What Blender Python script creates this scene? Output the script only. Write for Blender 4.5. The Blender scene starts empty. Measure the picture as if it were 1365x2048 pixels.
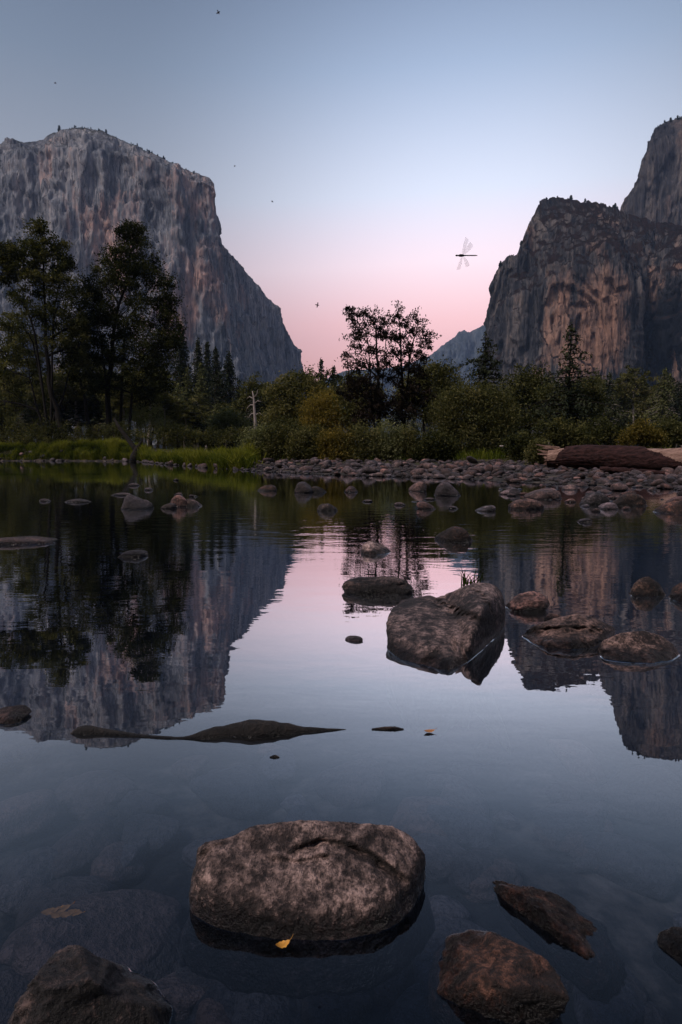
import bpy, bmesh, math, random
import numpy as np
from mathutils import Vector

random.seed(7)
RNG = np.random.default_rng(7)
scene = bpy.context.scene
COL = scene.collection

# ------------------------------------------------------------------ camera
F_PX, CX, CY = 1195.0, 682.5, 1024.0            # focal length and centre in photo pixels
PITCH = math.radians(5.6)
CAM_H = 1.0
cam_d = bpy.data.cameras.new('camera')
cam_d.sensor_width = 36.0
cam_d.lens = F_PX / 2048.0 * 36.0
cam_d.clip_start, cam_d.clip_end = 0.05, 30000
cam = bpy.data.objects.new('camera', cam_d)
cam.location = (0, 0, CAM_H)
cam.rotation_euler = (math.pi / 2 - PITCH, 0, 0)
COL.objects.link(cam)
scene.camera = cam
CP, SP = math.cos(PITCH), math.sin(PITCH)

def ray(px, py):
    a, b = (px - CX) / F_PX, -(py - CY) / F_PX
    return np.array([a, CP + b * SP, -SP + b * CP])

def at(px, py, Y):
    d = ray(px, py)
    return np.array([0, 0, CAM_H]) + d * (Y / d[1])

def on_level(px, py, z=0.0):
    d = ray(px, py)
    return np.array([0, 0, CAM_H]) + d * ((z - CAM_H) / d[2])

def project(P):
    P = np.asarray(P, float) - np.array([0, 0, CAM_H])
    dep = P[:, 1] * CP - P[:, 2] * SP
    up = P[:, 1] * SP + P[:, 2] * CP
    return CX + F_PX * P[:, 0] / dep, CY - F_PX * up / dep, dep

def unproject(px, py, dep):
    a, b = (px - CX) / F_PX * dep, -(py - CY) / F_PX * dep
    return np.stack([a, dep * CP + b * SP, CAM_H - dep * SP + b * CP], 1)

# ------------------------------------------------------------------ noise
_perm = np.random.default_rng(11).permutation(256)
_perm = np.concatenate([_perm, _perm, _perm])
_g = np.random.default_rng(12).normal(size=(256, 3))
_g /= np.linalg.norm(_g, axis=1)[:, None]

def pnoise(P):
    P = np.asarray(P, float)
    i = np.floor(P).astype(int)
    f = P - i
    u = f * f * f * (f * (f * 6 - 15) + 10)
    i = i & 255
    out = 0
    for dx in (0, 1):
        for dy in (0, 1):
            for dz in (0, 1):
                h = _perm[_perm[_perm[i[:, 0] + dx] + i[:, 1] + dy] + i[:, 2] + dz]
                d = f - np.array([dx, dy, dz])
                w = (u[:, 0] if dx else 1 - u[:, 0]) * (u[:, 1] if dy else 1 - u[:, 1]) * (u[:, 2] if dz else 1 - u[:, 2])
                out = out + w * (_g[h] * d).sum(1)
    return out * 1.6

def fbm(P, octv=4, lac=2.03, gain=0.5):
    P = np.asarray(P, float)
    s, a = 0, 1.0
    for k in range(octv):
        s = s + a * pnoise(P + 17.3 * k)
        P = P * lac
        a *= gain
    return s

def ridged(P, octv=4):
    P = np.asarray(P, float)
    s, a = 0, 1.0
    for k in range(octv):
        s = s + a * (1 - 2 * np.abs(pnoise(P + 9.1 * k)))
        P = P * 2.1
        a *= 0.5
    return s

# ------------------------------------------------------------------ object helpers
def mesh_data(name, verts, faces, mat=None, smooth=True, tint=None):
    """verts (N,3) array, faces: list of (M,k) int arrays or one array / list."""
    me = bpy.data.meshes.new(name)
    verts = np.asarray(verts, np.float32)
    if isinstance(faces, np.ndarray):
        faces = [faces]
    faces = [np.asarray(f, np.int32) for f in faces if len(f)]
    loops = np.concatenate([f.ravel() for f in faces])
    counts = np.concatenate([np.full(len(f), f.shape[1], np.int32) for f in faces])
    starts = np.concatenate([[0], np.cumsum(counts)[:-1]]).astype(np.int32)
    me.vertices.add(len(verts)); me.vertices.foreach_set('co', verts.ravel())
    me.loops.add(len(loops)); me.loops.foreach_set('vertex_index', loops.astype(np.int32))
    me.polygons.add(len(counts))
    me.polygons.foreach_set('loop_start', starts)
    me.polygons.foreach_set('loop_total', counts)
    me.polygons.foreach_set('use_smooth', np.full(len(counts), smooth, bool))
    if tint is not None:
        a = me.attributes.new('tint', 'FLOAT', 'POINT')
        a.data.foreach_set('value', np.asarray(tint, np.float32))
    me.update(calc_edges=True)
    me.validate()
    if mat is not None:
        me.materials.append(mat)
    return me

def link(name, data, parent=None, loc=None):
    o = bpy.data.objects.new(name, data)
    COL.objects.link(o)
    if parent is not None:
        o.parent = parent
    if loc is not None:
        o.location = loc
    return o

def tag(o, label=None, cat=None, group=None, kind=None):
    if label: o['label'] = label
    if cat: o['category'] = cat
    if group: o['group'] = group
    if kind: o['kind'] = kind
    return o

def root_at(name, loc, label, cat, group=None):
    return tag(link(name, None, None, tuple(loc)), label, cat, group)

def copy_thing(root, loc, rotz, scl, label=None, group=None, cat=None):
    r = root.copy(); COL.objects.link(r)
    r.location = loc
    r.rotation_euler = (root.rotation_euler[0], root.rotation_euler[1], rotz)
    r.scale = scl if hasattr(scl, '__len__') else (scl, scl, scl)
    if label: r['label'] = label
    if group: r['group'] = group
    if cat: r['category'] = cat
    for ch in list(root.children):
        c = ch.copy(); COL.objects.link(c); c.parent = r
    return r

class Buf:
    """collects geometry of one mesh"""
    def __init__(s): s.v, s.f3, s.f4, s.t, s.n = [], [], [], [], 0
    def add(s, v, f4=None, f3=None, t=None):
        v = np.asarray(v, float)
        s.v.append(v)
        s.t.append(np.zeros(len(v)) if t is None else np.broadcast_to(np.asarray(t, float), (len(v),)).copy())
        if f4 is not None and len(f4): s.f4.append(np.asarray(f4) + s.n)
        if f3 is not None and len(f3): s.f3.append(np.asarray(f3) + s.n)
        s.n += len(v)
    def tube(s, pts, rad, sides=7, t=0.0, cap=True):
        pts = np.asarray(pts, float); rad = np.broadcast_to(np.asarray(rad, float), (len(pts),))
        n = len(pts)
        tan = np.gradient(pts, axis=0)
        tan /= np.linalg.norm(tan, axis=1)[:, None] + 1e-9
        ref = np.array([0.31, 0.87, 0.13]) if abs(tan[0][2]) > 0.6 else np.array([0.05, 0.1, 1.0])
        a = np.cross(tan, ref); a /= np.linalg.norm(a, axis=1)[:, None] + 1e-9
        b = np.cross(tan, a)
        ang = np.linspace(0, 2 * math.pi, sides, endpoint=False)
        V = pts[:, None] + rad[:, None, None] * (a[:, None] * np.cos(ang)[None, :, None] + b[:, None] * np.sin(ang)[None, :, None])
        V = V.reshape(-1, 3)
        i = np.arange(n - 1)[:, None] * sides; j = np.arange(sides)[None]
        k = (j + 1) % sides
        q = np.stack([i + j, i + k, i + sides + k, i + sides + j], -1).reshape(-1, 4)
        f3 = []
        if cap:
            V = np.vstack([V, pts[:1], pts[-1:]])
            for jj in range(sides):
                f3.append((n * sides, (jj + 1) % sides, jj))
                f3.append((n * sides + 1, (n - 1) * sides + jj, (n - 1) * sides + (jj + 1) % sides))
        s.add(V, q, f3, t)
    def leaves(s, C, size, t, asp=0.5, upbias=0.0, rng=RNG, droop=None):
        n = len(C)
        a = rng.normal(size=(n, 3))
        if droop is not None: a = a * (1 - droop) + np.array([0, 0, -1.6]) * droop
        a /= np.linalg.norm(a, axis=1)[:, None]
        b = rng.normal(size=(n, 3)); b[:, 2] *= (1 - upbias)
        b -= (b * a).sum(1)[:, None] * a
        b /= np.linalg.norm(b, axis=1)[:, None] + 1e-9
        sz = np.asarray(size) * rng.uniform(0.65, 1.35, n)
        a = a * sz[:, None] * 0.5; b = b * sz[:, None] * 0.5 * asp
        V = np.stack([C - a, C - a * 0.1 + b, C + a, C - a * 0.1 - b], 1).reshape(-1, 3)
        q = np.arange(4 * n).reshape(n, 4)
        s.add(V, q, None, np.repeat(t, 4))
    def mesh(s, name, mat, smooth=True):
        fs = []
        if s.f3: fs.append(np.concatenate(s.f3))
        if s.f4: fs.append(np.concatenate(s.f4))
        return mesh_data(name, np.concatenate(s.v), fs, mat, smooth, np.concatenate(s.t))

# ------------------------------------------------------------------ materials
def new_mat(name):
    m = bpy.data.materials.new(name); m.use_nodes = True
    nt = m.node_tree; nt.nodes.clear()
    return m, nt, nt.nodes, nt.links

def nd(nodes, kind, **kw):
    n = nodes.new(kind)
    for k, v in kw.items():
        if k in ('op',): n.operation = v
        elif k in n.inputs: n.inputs[k].default_value = v
        else: setattr(n, k, v)
    return n

def ramp(nodes, stops):
    r = nodes.new('ShaderNodeValToRGB')
    e = r.color_ramp.elements
    while len(e) < len(stops): e.new(0.5)
    for el, (p, c) in zip(e, stops):
        el.position = p; el.color = (c[0], c[1], c[2], 1) if hasattr(c, '__len__') else (c, c, c, 1)
    return r

def noise_tex(nodes, links, scale, detail=4.0, rough=0.55, vec=None, mapping=None, distort=0.0):
    n = nodes.new('ShaderNodeTexNoise')
    n.inputs['Scale'].default_value = scale; n.inputs['Detail'].default_value = detail
    n.inputs['Roughness'].default_value = rough; n.inputs['Distortion'].default_value = distort
    if mapping is not None:
        mp = nodes.new('ShaderNodeMapping'); mp.inputs['Scale'].default_value = mapping
        links.new(vec, mp.inputs['Vector']); vec = mp.outputs['Vector']
    if vec is not None: links.new(vec, n.inputs['Vector'])
    return n.outputs['Fac']

def mixc(nodes, links, fac, a, b, mode='MIX'):
    m = nodes.new('ShaderNodeMix'); m.data_type = 'RGBA'; m.blend_type = mode
    for sock, val in ((m.inputs[0], fac), (m.inputs[6], a), (m.inputs[7], b)):
        if hasattr(val, 'links') or hasattr(val, 'is_linked'): links.new(val, sock)
        elif hasattr(val, '__len__'): sock.default_value = (*val[:3], 1)
        else: sock.default_value = val
    return m.outputs[2]

def math_n(nodes, links, op, a, b=0.0, clamp=False):
    m = nodes.new('ShaderNodeMath'); m.operation = op; m.use_clamp = clamp
    for sock, val in ((m.inputs[0], a), (m.inputs[1], b)):
        if hasattr(val, 'is_linked'): links.new(val, sock)
        else: sock.default_value = val
    return m.outputs[0]

def maprange(nodes, links, v, a, b, c=0.0, d=1.0):
    m = nodes.new('ShaderNodeMapRange'); m.clamp = True
    links.new(v, m.inputs[0])
    m.inputs[1].default_value, m.inputs[2].default_value, m.inputs[3].default_value, m.inputs[4].default_value = a, b, c, d
    return m.outputs[0]

def finish(nt, nodes, links, col, rough=0.8, bump=None, bump_s=0.5, bump_d=0.1, spec=0.3):
    p = nodes.new('ShaderNodeBsdfPrincipled')
    if hasattr(col, 'is_linked'): links.new(col, p.inputs['Base Color'])
    else: p.inputs['Base Color'].default_value = (*col, 1)
    if hasattr(rough, 'is_linked'): links.new(rough, p.inputs['Roughness'])
    else: p.inputs['Roughness'].default_value = rough
    p.inputs['Specular IOR Level'].default_value = spec
    if bump is not None:
        b = nodes.new('ShaderNodeBump'); b.inputs['Strength'].default_value = bump_s; b.inputs['Distance'].default_value = bump_d
        links.new(bump, b.inputs['Height']); links.new(b.outputs[0], p.inputs['Normal'])
    o = nodes.new('ShaderNodeOutputMaterial'); links.new(p.outputs[0], o.inputs['Surface'])
    return p

def cliff_mat(name, dark, mid, pale, warm, scrub, scrub_lo=0.35, scrub_hi=0.75, warm_lo=0.52, warm_hi=0.66, wpatch=None, dpatch=None):
    m, nt, N, L = new_mat(name)
    g = N.new('ShaderNodeNewGeometry'); pos = g.outputs['Position']
    n1 = noise_tex(N, L, 1.0, 7, 0.66, pos, (0.017, 0.017, 0.0028), 0.15)
    n2 = noise_tex(N, L, 1.0, 9, 0.74, pos, (0.06, 0.06, 0.014), 0.1)
    n3 = noise_tex(N, L, 1.0, 6, 0.64, pos, (0.008, 0.008, 0.0032), 0.4)
    n4 = noise_tex(N, L, 1.0, 7, 0.72, pos, (0.15, 0.15, 0.0085), 0.05)
    f = math_n(N, L, 'ADD', math_n(N, L, 'MULTIPLY', n1, 0.46), math_n(N, L, 'MULTIPLY', n2, 0.24))
    f = math_n(N, L, 'ADD', f, math_n(N, L, 'MULTIPLY', n4, 0.36))
    r = ramp(N, [(0.44, dark), (0.53, mid), (0.63, pale)])
    L.new(f, r.inputs[0])
    wsum = math_n(N, L, 'ADD', math_n(N, L, 'MULTIPLY', n3, 0.5), math_n(N, L, 'ADD', math_n(N, L, 'MULTIPLY', n1, 0.3), math_n(N, L, 'MULTIPLY', n2, 0.22)))
    sp = N.new('ShaderNodeSeparateXYZ'); L.new(pos, sp.inputs[0])
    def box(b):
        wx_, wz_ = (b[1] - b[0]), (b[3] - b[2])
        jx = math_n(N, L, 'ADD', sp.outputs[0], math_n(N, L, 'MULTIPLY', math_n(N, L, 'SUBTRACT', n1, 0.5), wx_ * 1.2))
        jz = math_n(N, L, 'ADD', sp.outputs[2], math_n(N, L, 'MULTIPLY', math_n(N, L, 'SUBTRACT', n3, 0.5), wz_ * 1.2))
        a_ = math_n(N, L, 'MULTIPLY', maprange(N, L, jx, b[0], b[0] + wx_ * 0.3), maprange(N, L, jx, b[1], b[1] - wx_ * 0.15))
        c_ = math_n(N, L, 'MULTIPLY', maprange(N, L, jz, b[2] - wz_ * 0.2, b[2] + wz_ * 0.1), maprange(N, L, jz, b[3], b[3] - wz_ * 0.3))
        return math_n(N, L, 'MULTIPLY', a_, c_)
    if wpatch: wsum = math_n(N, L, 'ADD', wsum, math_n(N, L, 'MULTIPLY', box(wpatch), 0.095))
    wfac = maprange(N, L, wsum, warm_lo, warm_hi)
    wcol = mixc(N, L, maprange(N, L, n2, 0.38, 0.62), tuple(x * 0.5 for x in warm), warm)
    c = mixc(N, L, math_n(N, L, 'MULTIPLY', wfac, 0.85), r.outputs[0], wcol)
    # dark water stains running down the face
    st = noise_tex(N, L, 1.0, 5, 0.66, pos, (0.045, 0.045, 0.0016), 0.1)
    sfac = maprange(N, L, st, 0.53, 0.64)
    c = mixc(N, L, math_n(N, L, 'MULTIPLY', sfac, 0.6), c, dark)
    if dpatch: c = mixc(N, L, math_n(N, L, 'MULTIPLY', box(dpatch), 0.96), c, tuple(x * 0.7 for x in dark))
    # cracks: thin joints following the walls
    jn = noise_tex(N, L, 1.0, 4, 0.6, pos, (0.028, 0.028, 0.0042), 0.35)
    ck = maprange(N, L, math_n(N, L, 'ABSOLUTE', math_n(N, L, 'SUBTRACT', jn, 0.5)), 0.0, 0.012, 1.0, 0.0)
    c = mixc(N, L, math_n(N, L, 'MULTIPLY', ck, 0.75), c, tuple(x * 0.5 for x in dark))
    # scrub growing where the rock is not steep
    sx = N.new('ShaderNodeSeparateXYZ'); L.new(g.outputs['Normal'], sx.inputs[0])
    flat = math_n(N, L, 'ADD', sx.outputs[2], math_n(N, L, 'MULTIPLY', math_n(N, L, 'SUBTRACT', n2, 0.5), 1.6))
    vfac = maprange(N, L, flat, scrub_lo, scrub_hi)
    sn = ramp(N, [(0.40, tuple(x * 0.4 for x in scrub)), (0.60, tuple(x * 1.5 for x in scrub))]); L.new(n2, sn.inputs[0])
    c = mixc(N, L, vfac, c, sn.outputs[0])
    bh = math_n(N, L, 'ADD', math_n(N, L, 'ADD', n2, math_n(N, L, 'MULTIPLY', ck, -0.35)), math_n(N, L, 'MULTIPLY', n4, 0.8))
    finish(nt, N, L, c, 0.9, bh, 1.0, 16.0, 0.15)
    return m

def ramp_val(N, L, v):
    r = ramp(N, [(0.0, 0.50), (0.6, 0.95), (1.0, 1.5)]); L.new(v, r.inputs[0]); return r.outputs[0]

def rock_mat(name, dark, mid, pale, scale=1.0, wet=0.05, spots=True, sheen=0.28):
    m, nt, N, L = new_mat(name)
    tc = N.new('ShaderNodeTexCoord'); oi = N.new('ShaderNodeObjectInfo')
    g = N.new('ShaderNodeNewGeometry')
    va = N.new('ShaderNodeVectorMath'); va.operation = 'ADD'
    sc = N.new('ShaderNodeVectorMath'); sc.operation = 'SCALE'; sc.inputs[0].default_value = (37, 91, 53); L.new(oi.outputs['Random'], sc.inputs['Scale'])
    L.new(g.outputs['Position'], va.inputs[0]); L.new(sc.outputs[0], va.inputs[1]); pos = va.outputs[0]
    n1 = noise_tex(N, L, 7.0 * scale, 8, 0.66, pos, None, 0.4)
    n2 = noise_tex(N, L, 38.0 * scale, 6, 0.68, pos, None, 0.2)
    n3 = noise_tex(N, L, 170.0 * scale, 3, 0.6, pos)
    n0 = noise_tex(N, L, 2.6 * scale, 3, 0.5, pos, None, 0.5)
    f = math_n(N, L, 'ADD', math_n(N, L, 'MULTIPLY', n1, 0.40), math_n(N, L, 'ADD', math_n(N, L, 'MULTIPLY', n2, 0.36), math_n(N, L, 'MULTIPLY', n0, 0.24)))
    # top light put into the colour: upward faces go paler
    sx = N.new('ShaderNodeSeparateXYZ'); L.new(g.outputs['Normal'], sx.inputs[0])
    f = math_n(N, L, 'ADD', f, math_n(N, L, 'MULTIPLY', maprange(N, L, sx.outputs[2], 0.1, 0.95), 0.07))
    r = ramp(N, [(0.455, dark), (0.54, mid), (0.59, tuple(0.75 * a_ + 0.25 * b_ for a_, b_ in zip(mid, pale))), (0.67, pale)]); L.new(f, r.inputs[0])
    c = r.outputs[0]
    if spots:
        vr = N.new('ShaderNodeTexVoronoi'); vr.inputs['Scale'].default_value = 60 * scale; L.new(pos, vr.inputs['Vector'])
        sp = maprange(N, L, vr.outputs['Distance'], 0.12, 0.34, 1.0, 0.0)
        msk = maprange(N, L, n1, 0.5, 0.6)
        c = mixc(N, L, math_n(N, L, 'MULTIPLY', math_n(N, L, 'MULTIPLY', sp, msk), 0.45), c, pale)
    # mineral grain: dark mica and pale feldspar specks
    gr_ = noise_tex(N, L, 95.0 * scale, 4, 0.7, pos)
    c = mixc(N, L, math_n(N, L, 'MULTIPLY', maprange(N, L, gr_, 0.50, 0.40), 0.7), c, dark)
    c = mixc(N, L, math_n(N, L, 'MULTIPLY', math_n(N, L, 'MULTIPLY', maprange(N, L, gr_, 0.57, 0.66), maprange(N, L, n1, 0.42, 0.56)), 0.6), c, pale)
    val = math_n(N, L, 'FRACT', math_n(N, L, 'MULTIPLY', oi.outputs['Random'], 7.31))
    c = mixc(N, L, 1.0, c, ramp_val(N, L, val), 'MULTIPLY')
    hue = ramp(N, [(0.0, (0.80, 0.90, 1.08)), (0.5, (1.0, 0.96, 0.94)), (1.0, (1.28, 0.92, 0.80))]); L.new(oi.outputs['Random'], hue.inputs[0])
    c = mixc(N, L, 1.0, c, hue.outputs[0], 'MULTIPLY')
    # wet rock just above the waterline
    px = N.new('ShaderNodeSeparateXYZ'); L.new(g.outputs['Position'], px.inputs[0])
    zz = math_n(N, L, 'ADD', px.outputs[2], math_n(N, L, 'MULTIPLY', math_n(N, L, 'SUBTRACT', n1, 0.5), wet * 0.9))
    wf = maprange(N, L, zz, wet * 0.45, wet * 0.85)
    dk = mixc(N, L, 1.0, c, (0.22, 0.21, 0.22), 'MULTIPLY')
    c = mixc(N, L, wf, dk, c)
    rg = math_n(N, L, 'ADD', math_n(N, L, 'MULTIPLY', wf, 0.42), sheen)
    bh = math_n(N, L, 'ADD', math_n(N, L, 'ADD', math_n(N, L, 'MULTIPLY', n1, 1.0), math_n(N, L, 'MULTIPLY', gr_, 0.22)), math_n(N, L, 'ADD', math_n(N, L, 'MULTIPLY', n2, 0.5), math_n(N, L, 'MULTIPLY', n3, 0.14)))
    finish(nt, N, L, c, rg, bh, 1.0, 0.04 / scale, 0.4)
    return m

def leaf_mat(name, c0, c1, c2, trans=0.35):
    """leaf colours picked per clump through the tint attribute"""
    m, nt, N, L = new_mat(name)
    at_ = N.new('ShaderNodeAttribute'); at_.attribute_name = 'tint'
    oi = N.new('ShaderNodeObjectInfo')
    v = math_n(N, L, 'ADD', at_.outputs['Fac'], math_n(N, L, 'MULTIPLY', math_n(N, L, 'SUBTRACT', oi.outputs['Random'], 0.5), 0.25))
    r = ramp(N, [(0.1, c0), (0.5, c1), (0.9, c2)]); L.new(v, r.inputs[0])
    d = N.new('ShaderNodeBsdfDiffuse'); L.new(r.outputs[0], d.inputs[0])
    t = N.new('ShaderNodeBsdfTranslucent'); L.new(mixc(N, L, 1.0, r.outputs[0], (1.0, 1.05, 0.6), 'MULTIPLY'), t.inputs[0])
    mx = N.new('ShaderNodeMixShader'); mx.inputs[0].default_value = trans
    L.new(d.outputs[0], mx.inputs[1]); L.new(t.outputs[0], mx.inputs[2])
    o = N.new('ShaderNodeOutputMaterial'); L.new(mx.outputs[0], o.inputs[0])
    return m

def bark_mat(name, a, b, scale=1.0, stretch=(6, 6, 1.2), bd=0.05):
    m, nt, N, L = new_mat(name)
    tc = N.new('ShaderNodeTexCoord')
    n1 = noise_tex(N, L, scale, 6, 0.65, tc.outputs['Object'], stretch, 0.3)
    r = ramp(N, [(0.35, a), (0.68, b)]); L.new(n1, r.inputs[0])
    finish(nt, N, L, r.outputs[0], 0.9, n1, 0.8, bd, 0.2)
    return m

M = {}
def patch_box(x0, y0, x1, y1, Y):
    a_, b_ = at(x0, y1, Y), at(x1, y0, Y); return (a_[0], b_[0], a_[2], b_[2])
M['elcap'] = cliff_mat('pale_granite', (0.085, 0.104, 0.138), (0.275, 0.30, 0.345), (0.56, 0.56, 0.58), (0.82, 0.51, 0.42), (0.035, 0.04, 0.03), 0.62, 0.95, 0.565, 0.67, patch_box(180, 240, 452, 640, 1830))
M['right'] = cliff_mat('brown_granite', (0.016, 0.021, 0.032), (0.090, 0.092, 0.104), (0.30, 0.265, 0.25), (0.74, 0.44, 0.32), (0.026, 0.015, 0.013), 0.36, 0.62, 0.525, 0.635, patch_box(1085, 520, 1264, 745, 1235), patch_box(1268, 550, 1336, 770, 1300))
M['rear'] = cliff_mat('grey_granite', (0.032, 0.036, 0.048), (0.10, 0.10, 0.11), (0.25, 0.225, 0.21), (0.36, 0.24, 0.19), (0.025, 0.023, 0.02), 0.6, 0.9)
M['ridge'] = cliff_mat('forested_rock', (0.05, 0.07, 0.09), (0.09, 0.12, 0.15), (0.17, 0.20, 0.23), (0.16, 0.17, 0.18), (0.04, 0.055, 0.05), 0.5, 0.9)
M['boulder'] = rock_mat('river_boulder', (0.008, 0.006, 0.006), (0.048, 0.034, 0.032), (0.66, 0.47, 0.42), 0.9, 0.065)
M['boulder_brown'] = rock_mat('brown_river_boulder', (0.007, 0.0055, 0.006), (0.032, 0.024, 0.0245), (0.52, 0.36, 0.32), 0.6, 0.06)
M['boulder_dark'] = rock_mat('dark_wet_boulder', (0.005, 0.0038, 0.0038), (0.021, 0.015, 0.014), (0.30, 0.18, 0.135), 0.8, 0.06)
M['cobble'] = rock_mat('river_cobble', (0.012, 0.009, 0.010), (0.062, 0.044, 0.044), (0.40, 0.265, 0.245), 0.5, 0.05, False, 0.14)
M['bed_stone'] = rock_mat('bed_stone', (0.16, 0.125, 0.10), (0.46, 0.36, 0.29), (0.75, 0.60, 0.49), 0.4, 0.0, False, 0.5)
M['bark'] = bark_mat('dark_bark', (0.006, 0.005, 0.0045), (0.024, 0.020, 0.017))
M['bark_grey'] = bark_mat('grey_dead_wood', (0.20, 0.17, 0.16), (0.50, 0.43, 0.41))
M['bark_red'] = bark_mat('reddish_bark', (0.010, 0.0055, 0.006), (0.066, 0.030, 0.029), 1.0, (2.0, 9.0, 9.0), 0.10)
M['pale_wood'] = bark_mat('split_pale_wood', (0.15, 0.088, 0.07), (0.42, 0.275, 0.225), 1.0, (1.5, 9.0, 9.0), 0.05)
M['pine_bark'] = bark_mat('pine_bark', (0.06, 0.045, 0.04), (0.17, 0.13, 0.11))
M['drift'] = rock_mat('sodden_wood', (0.005, 0.004, 0.004), (0.015, 0.012, 0.011), (0.08, 0.058, 0.045), 1.4, 0.012)
M['leaf_dark'] = leaf_mat('dark_broad_leaves', (0.017, 0.021, 0.009), (0.066, 0.072, 0.028), (0.18, 0.165, 0.062), 0.3)
M['leaf_mid'] = leaf_mat('mid_green_leaves', (0.040, 0.046, 0.019), (0.115, 0.116, 0.048), (0.235, 0.205, 0.085), 0.35)
M['leaf_yellow'] = leaf_mat('yellowing_leaves', (0.07, 0.062, 0.018), (0.20, 0.155, 0.04), (0.36, 0.26, 0.06), 0.4)
M['leaf_pale'] = leaf_mat('pale_green_leaves', (0.09, 0.10, 0.05), (0.21, 0.22, 0.11), (0.33, 0.325, 0.165), 0.4)
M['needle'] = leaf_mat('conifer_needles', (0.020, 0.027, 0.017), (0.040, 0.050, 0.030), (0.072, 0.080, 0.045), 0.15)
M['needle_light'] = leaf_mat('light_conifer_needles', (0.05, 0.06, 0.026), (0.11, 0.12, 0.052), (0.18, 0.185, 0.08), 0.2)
M['leaf_black'] = leaf_mat('thin_dark_leaves', (0.014, 0.012, 0.010), (0.028, 0.022, 0.018), (0.05, 0.036, 0.028), 0.2)
M['grass'] = leaf_mat('meadow_grass', (0.024, 0.034, 0.009), (0.095, 0.122, 0.018), (0.24, 0.24, 0.04), 0.45)

def ground_mat():
    m, nt, N, L = new_mat('riverbed_and_soil')
    g = N.new('ShaderNodeNewGeometry'); pos = g.outputs['Position']
    n1 = noise_tex(N, L, 1.3, 6, 0.6, pos); n2 = noise_tex(N, L, 9.0, 5, 0.6, pos); n3 = noise_tex(N, L, 0.25, 5, 0.6, pos)
    bed = ramp(N, [(0.36, (0.008, 0.008, 0.008)), (0.5, (0.022, 0.020, 0.018)), (0.64, (0.13, 0.10, 0.078))])
    L.new(math_n(N, L, 'ADD', math_n(N, L, 'MULTIPLY', n1, 0.55), math_n(N, L, 'MULTIPLY', n2, 0.45)), bed.inputs[0])
    soil = ramp(N, [(0.35, (0.028, 0.026, 0.012)), (0.55, (0.062, 0.056, 0.022)), (0.7, (0.12, 0.10, 0.05))]); L.new(n3, soil.inputs[0])
    sx = N.new('ShaderNodeSeparateXYZ'); L.new(pos, sx.inputs[0])
    c = mixc(N, L, maprange(N, L, sx.outputs[2], 0.22, 0.5), bed.outputs[0], soil.outputs[0])
    finish(nt, N, L, c, 0.85, n2, 0.6, 0.06, 0.2)
    return m
M['ground'] = ground_mat()

def water_mat():
    m, nt, N, L = new_mat('river_water')
    g = N.new('ShaderNodeNewGeometry'); pos = g.outputs['Position']
    # faint wind ripples, stronger in streaks across the middle of the river
    a = noise_tex(N, L, 1.0, 3, 0.5, pos, (1.6, 4.2, 1), 0.3)
    b = noise_tex(N, L, 1.0, 2, 0.5, pos, (9, 17, 1), 0.2)
    c = noise_tex(N, L, 1.0, 3, 0.5, pos, (0.05, 0.16, 1), 0.6)
    sx = N.new('ShaderNodeSeparateXYZ'); L.new(pos, sx.inputs[0])
    band = math_n(N, L, 'MULTIPLY', maprange(N, L, sx.outputs[1], 4.5, 7.5), maprange(N, L, sx.outputs[1], 16.0, 9.0))
    amp = math_n(N, L, 'ADD', math_n(N, L, 'MULTIPLY', maprange(N, L, c, 0.42, 0.62), 0.5), math_n(N, L, 'MULTIPLY', band, 0.8))
    amp = math_n(N, L, 'ADD', amp, 0.12)
    h = math_n(N, L, 'MULTIPLY', math_n(N, L, 'ADD', math_n(N, L, 'MULTIPLY', a, 1.0), math_n(N, L, 'MULTIPLY', b, 0.16)), amp)
    bp = N.new('ShaderNodeBump'); bp.inputs['Strength'].default_value = 1.0; bp.inputs['Distance'].default_value = 0.0042
    L.new(h, bp.inputs['Height'])
    lw = N.new('ShaderNodeLayerWeight'); lw.inputs['Blend'].default_value = 0.5; L.new(bp.outputs[0], lw.inputs['Normal'])
    rc = ramp(N, [(0.0, 0.02), (0.30, 0.045), (0.415, 0.085), (0.48, 0.18), (0.58, 0.36), (0.666, 0.62), (0.76, 0.88), (0.86, 0.96), (1.0, 0.97)]); L.new(lw.outputs['Facing'], rc.inputs[0])
    fr = rc.outputs[0]
    gl = N.new('ShaderNodeBsdfGlossy'); gl.inputs['Roughness'].default_value = 0.0; gl.inputs['Color'].default_value = (0.94, 0.96, 1.0, 1)
    L.new(bp.outputs[0], gl.inputs['Normal'])
    tr = N.new('ShaderNodeBsdfTransparent'); tr.inputs[0].default_value = (0.47, 0.56, 0.70, 1)
    mx = N.new('ShaderNodeMixShader'); L.new(fr, mx.inputs[0]); L.new(tr.outputs[0], mx.inputs[1]); L.new(gl.outputs[0], mx.inputs[2])
    o = N.new('ShaderNodeOutputMaterial'); L.new(mx.outputs[0], o.inputs[0])
    return m
WATER_POW = 2.0
M['water'] = water_mat()

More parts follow.
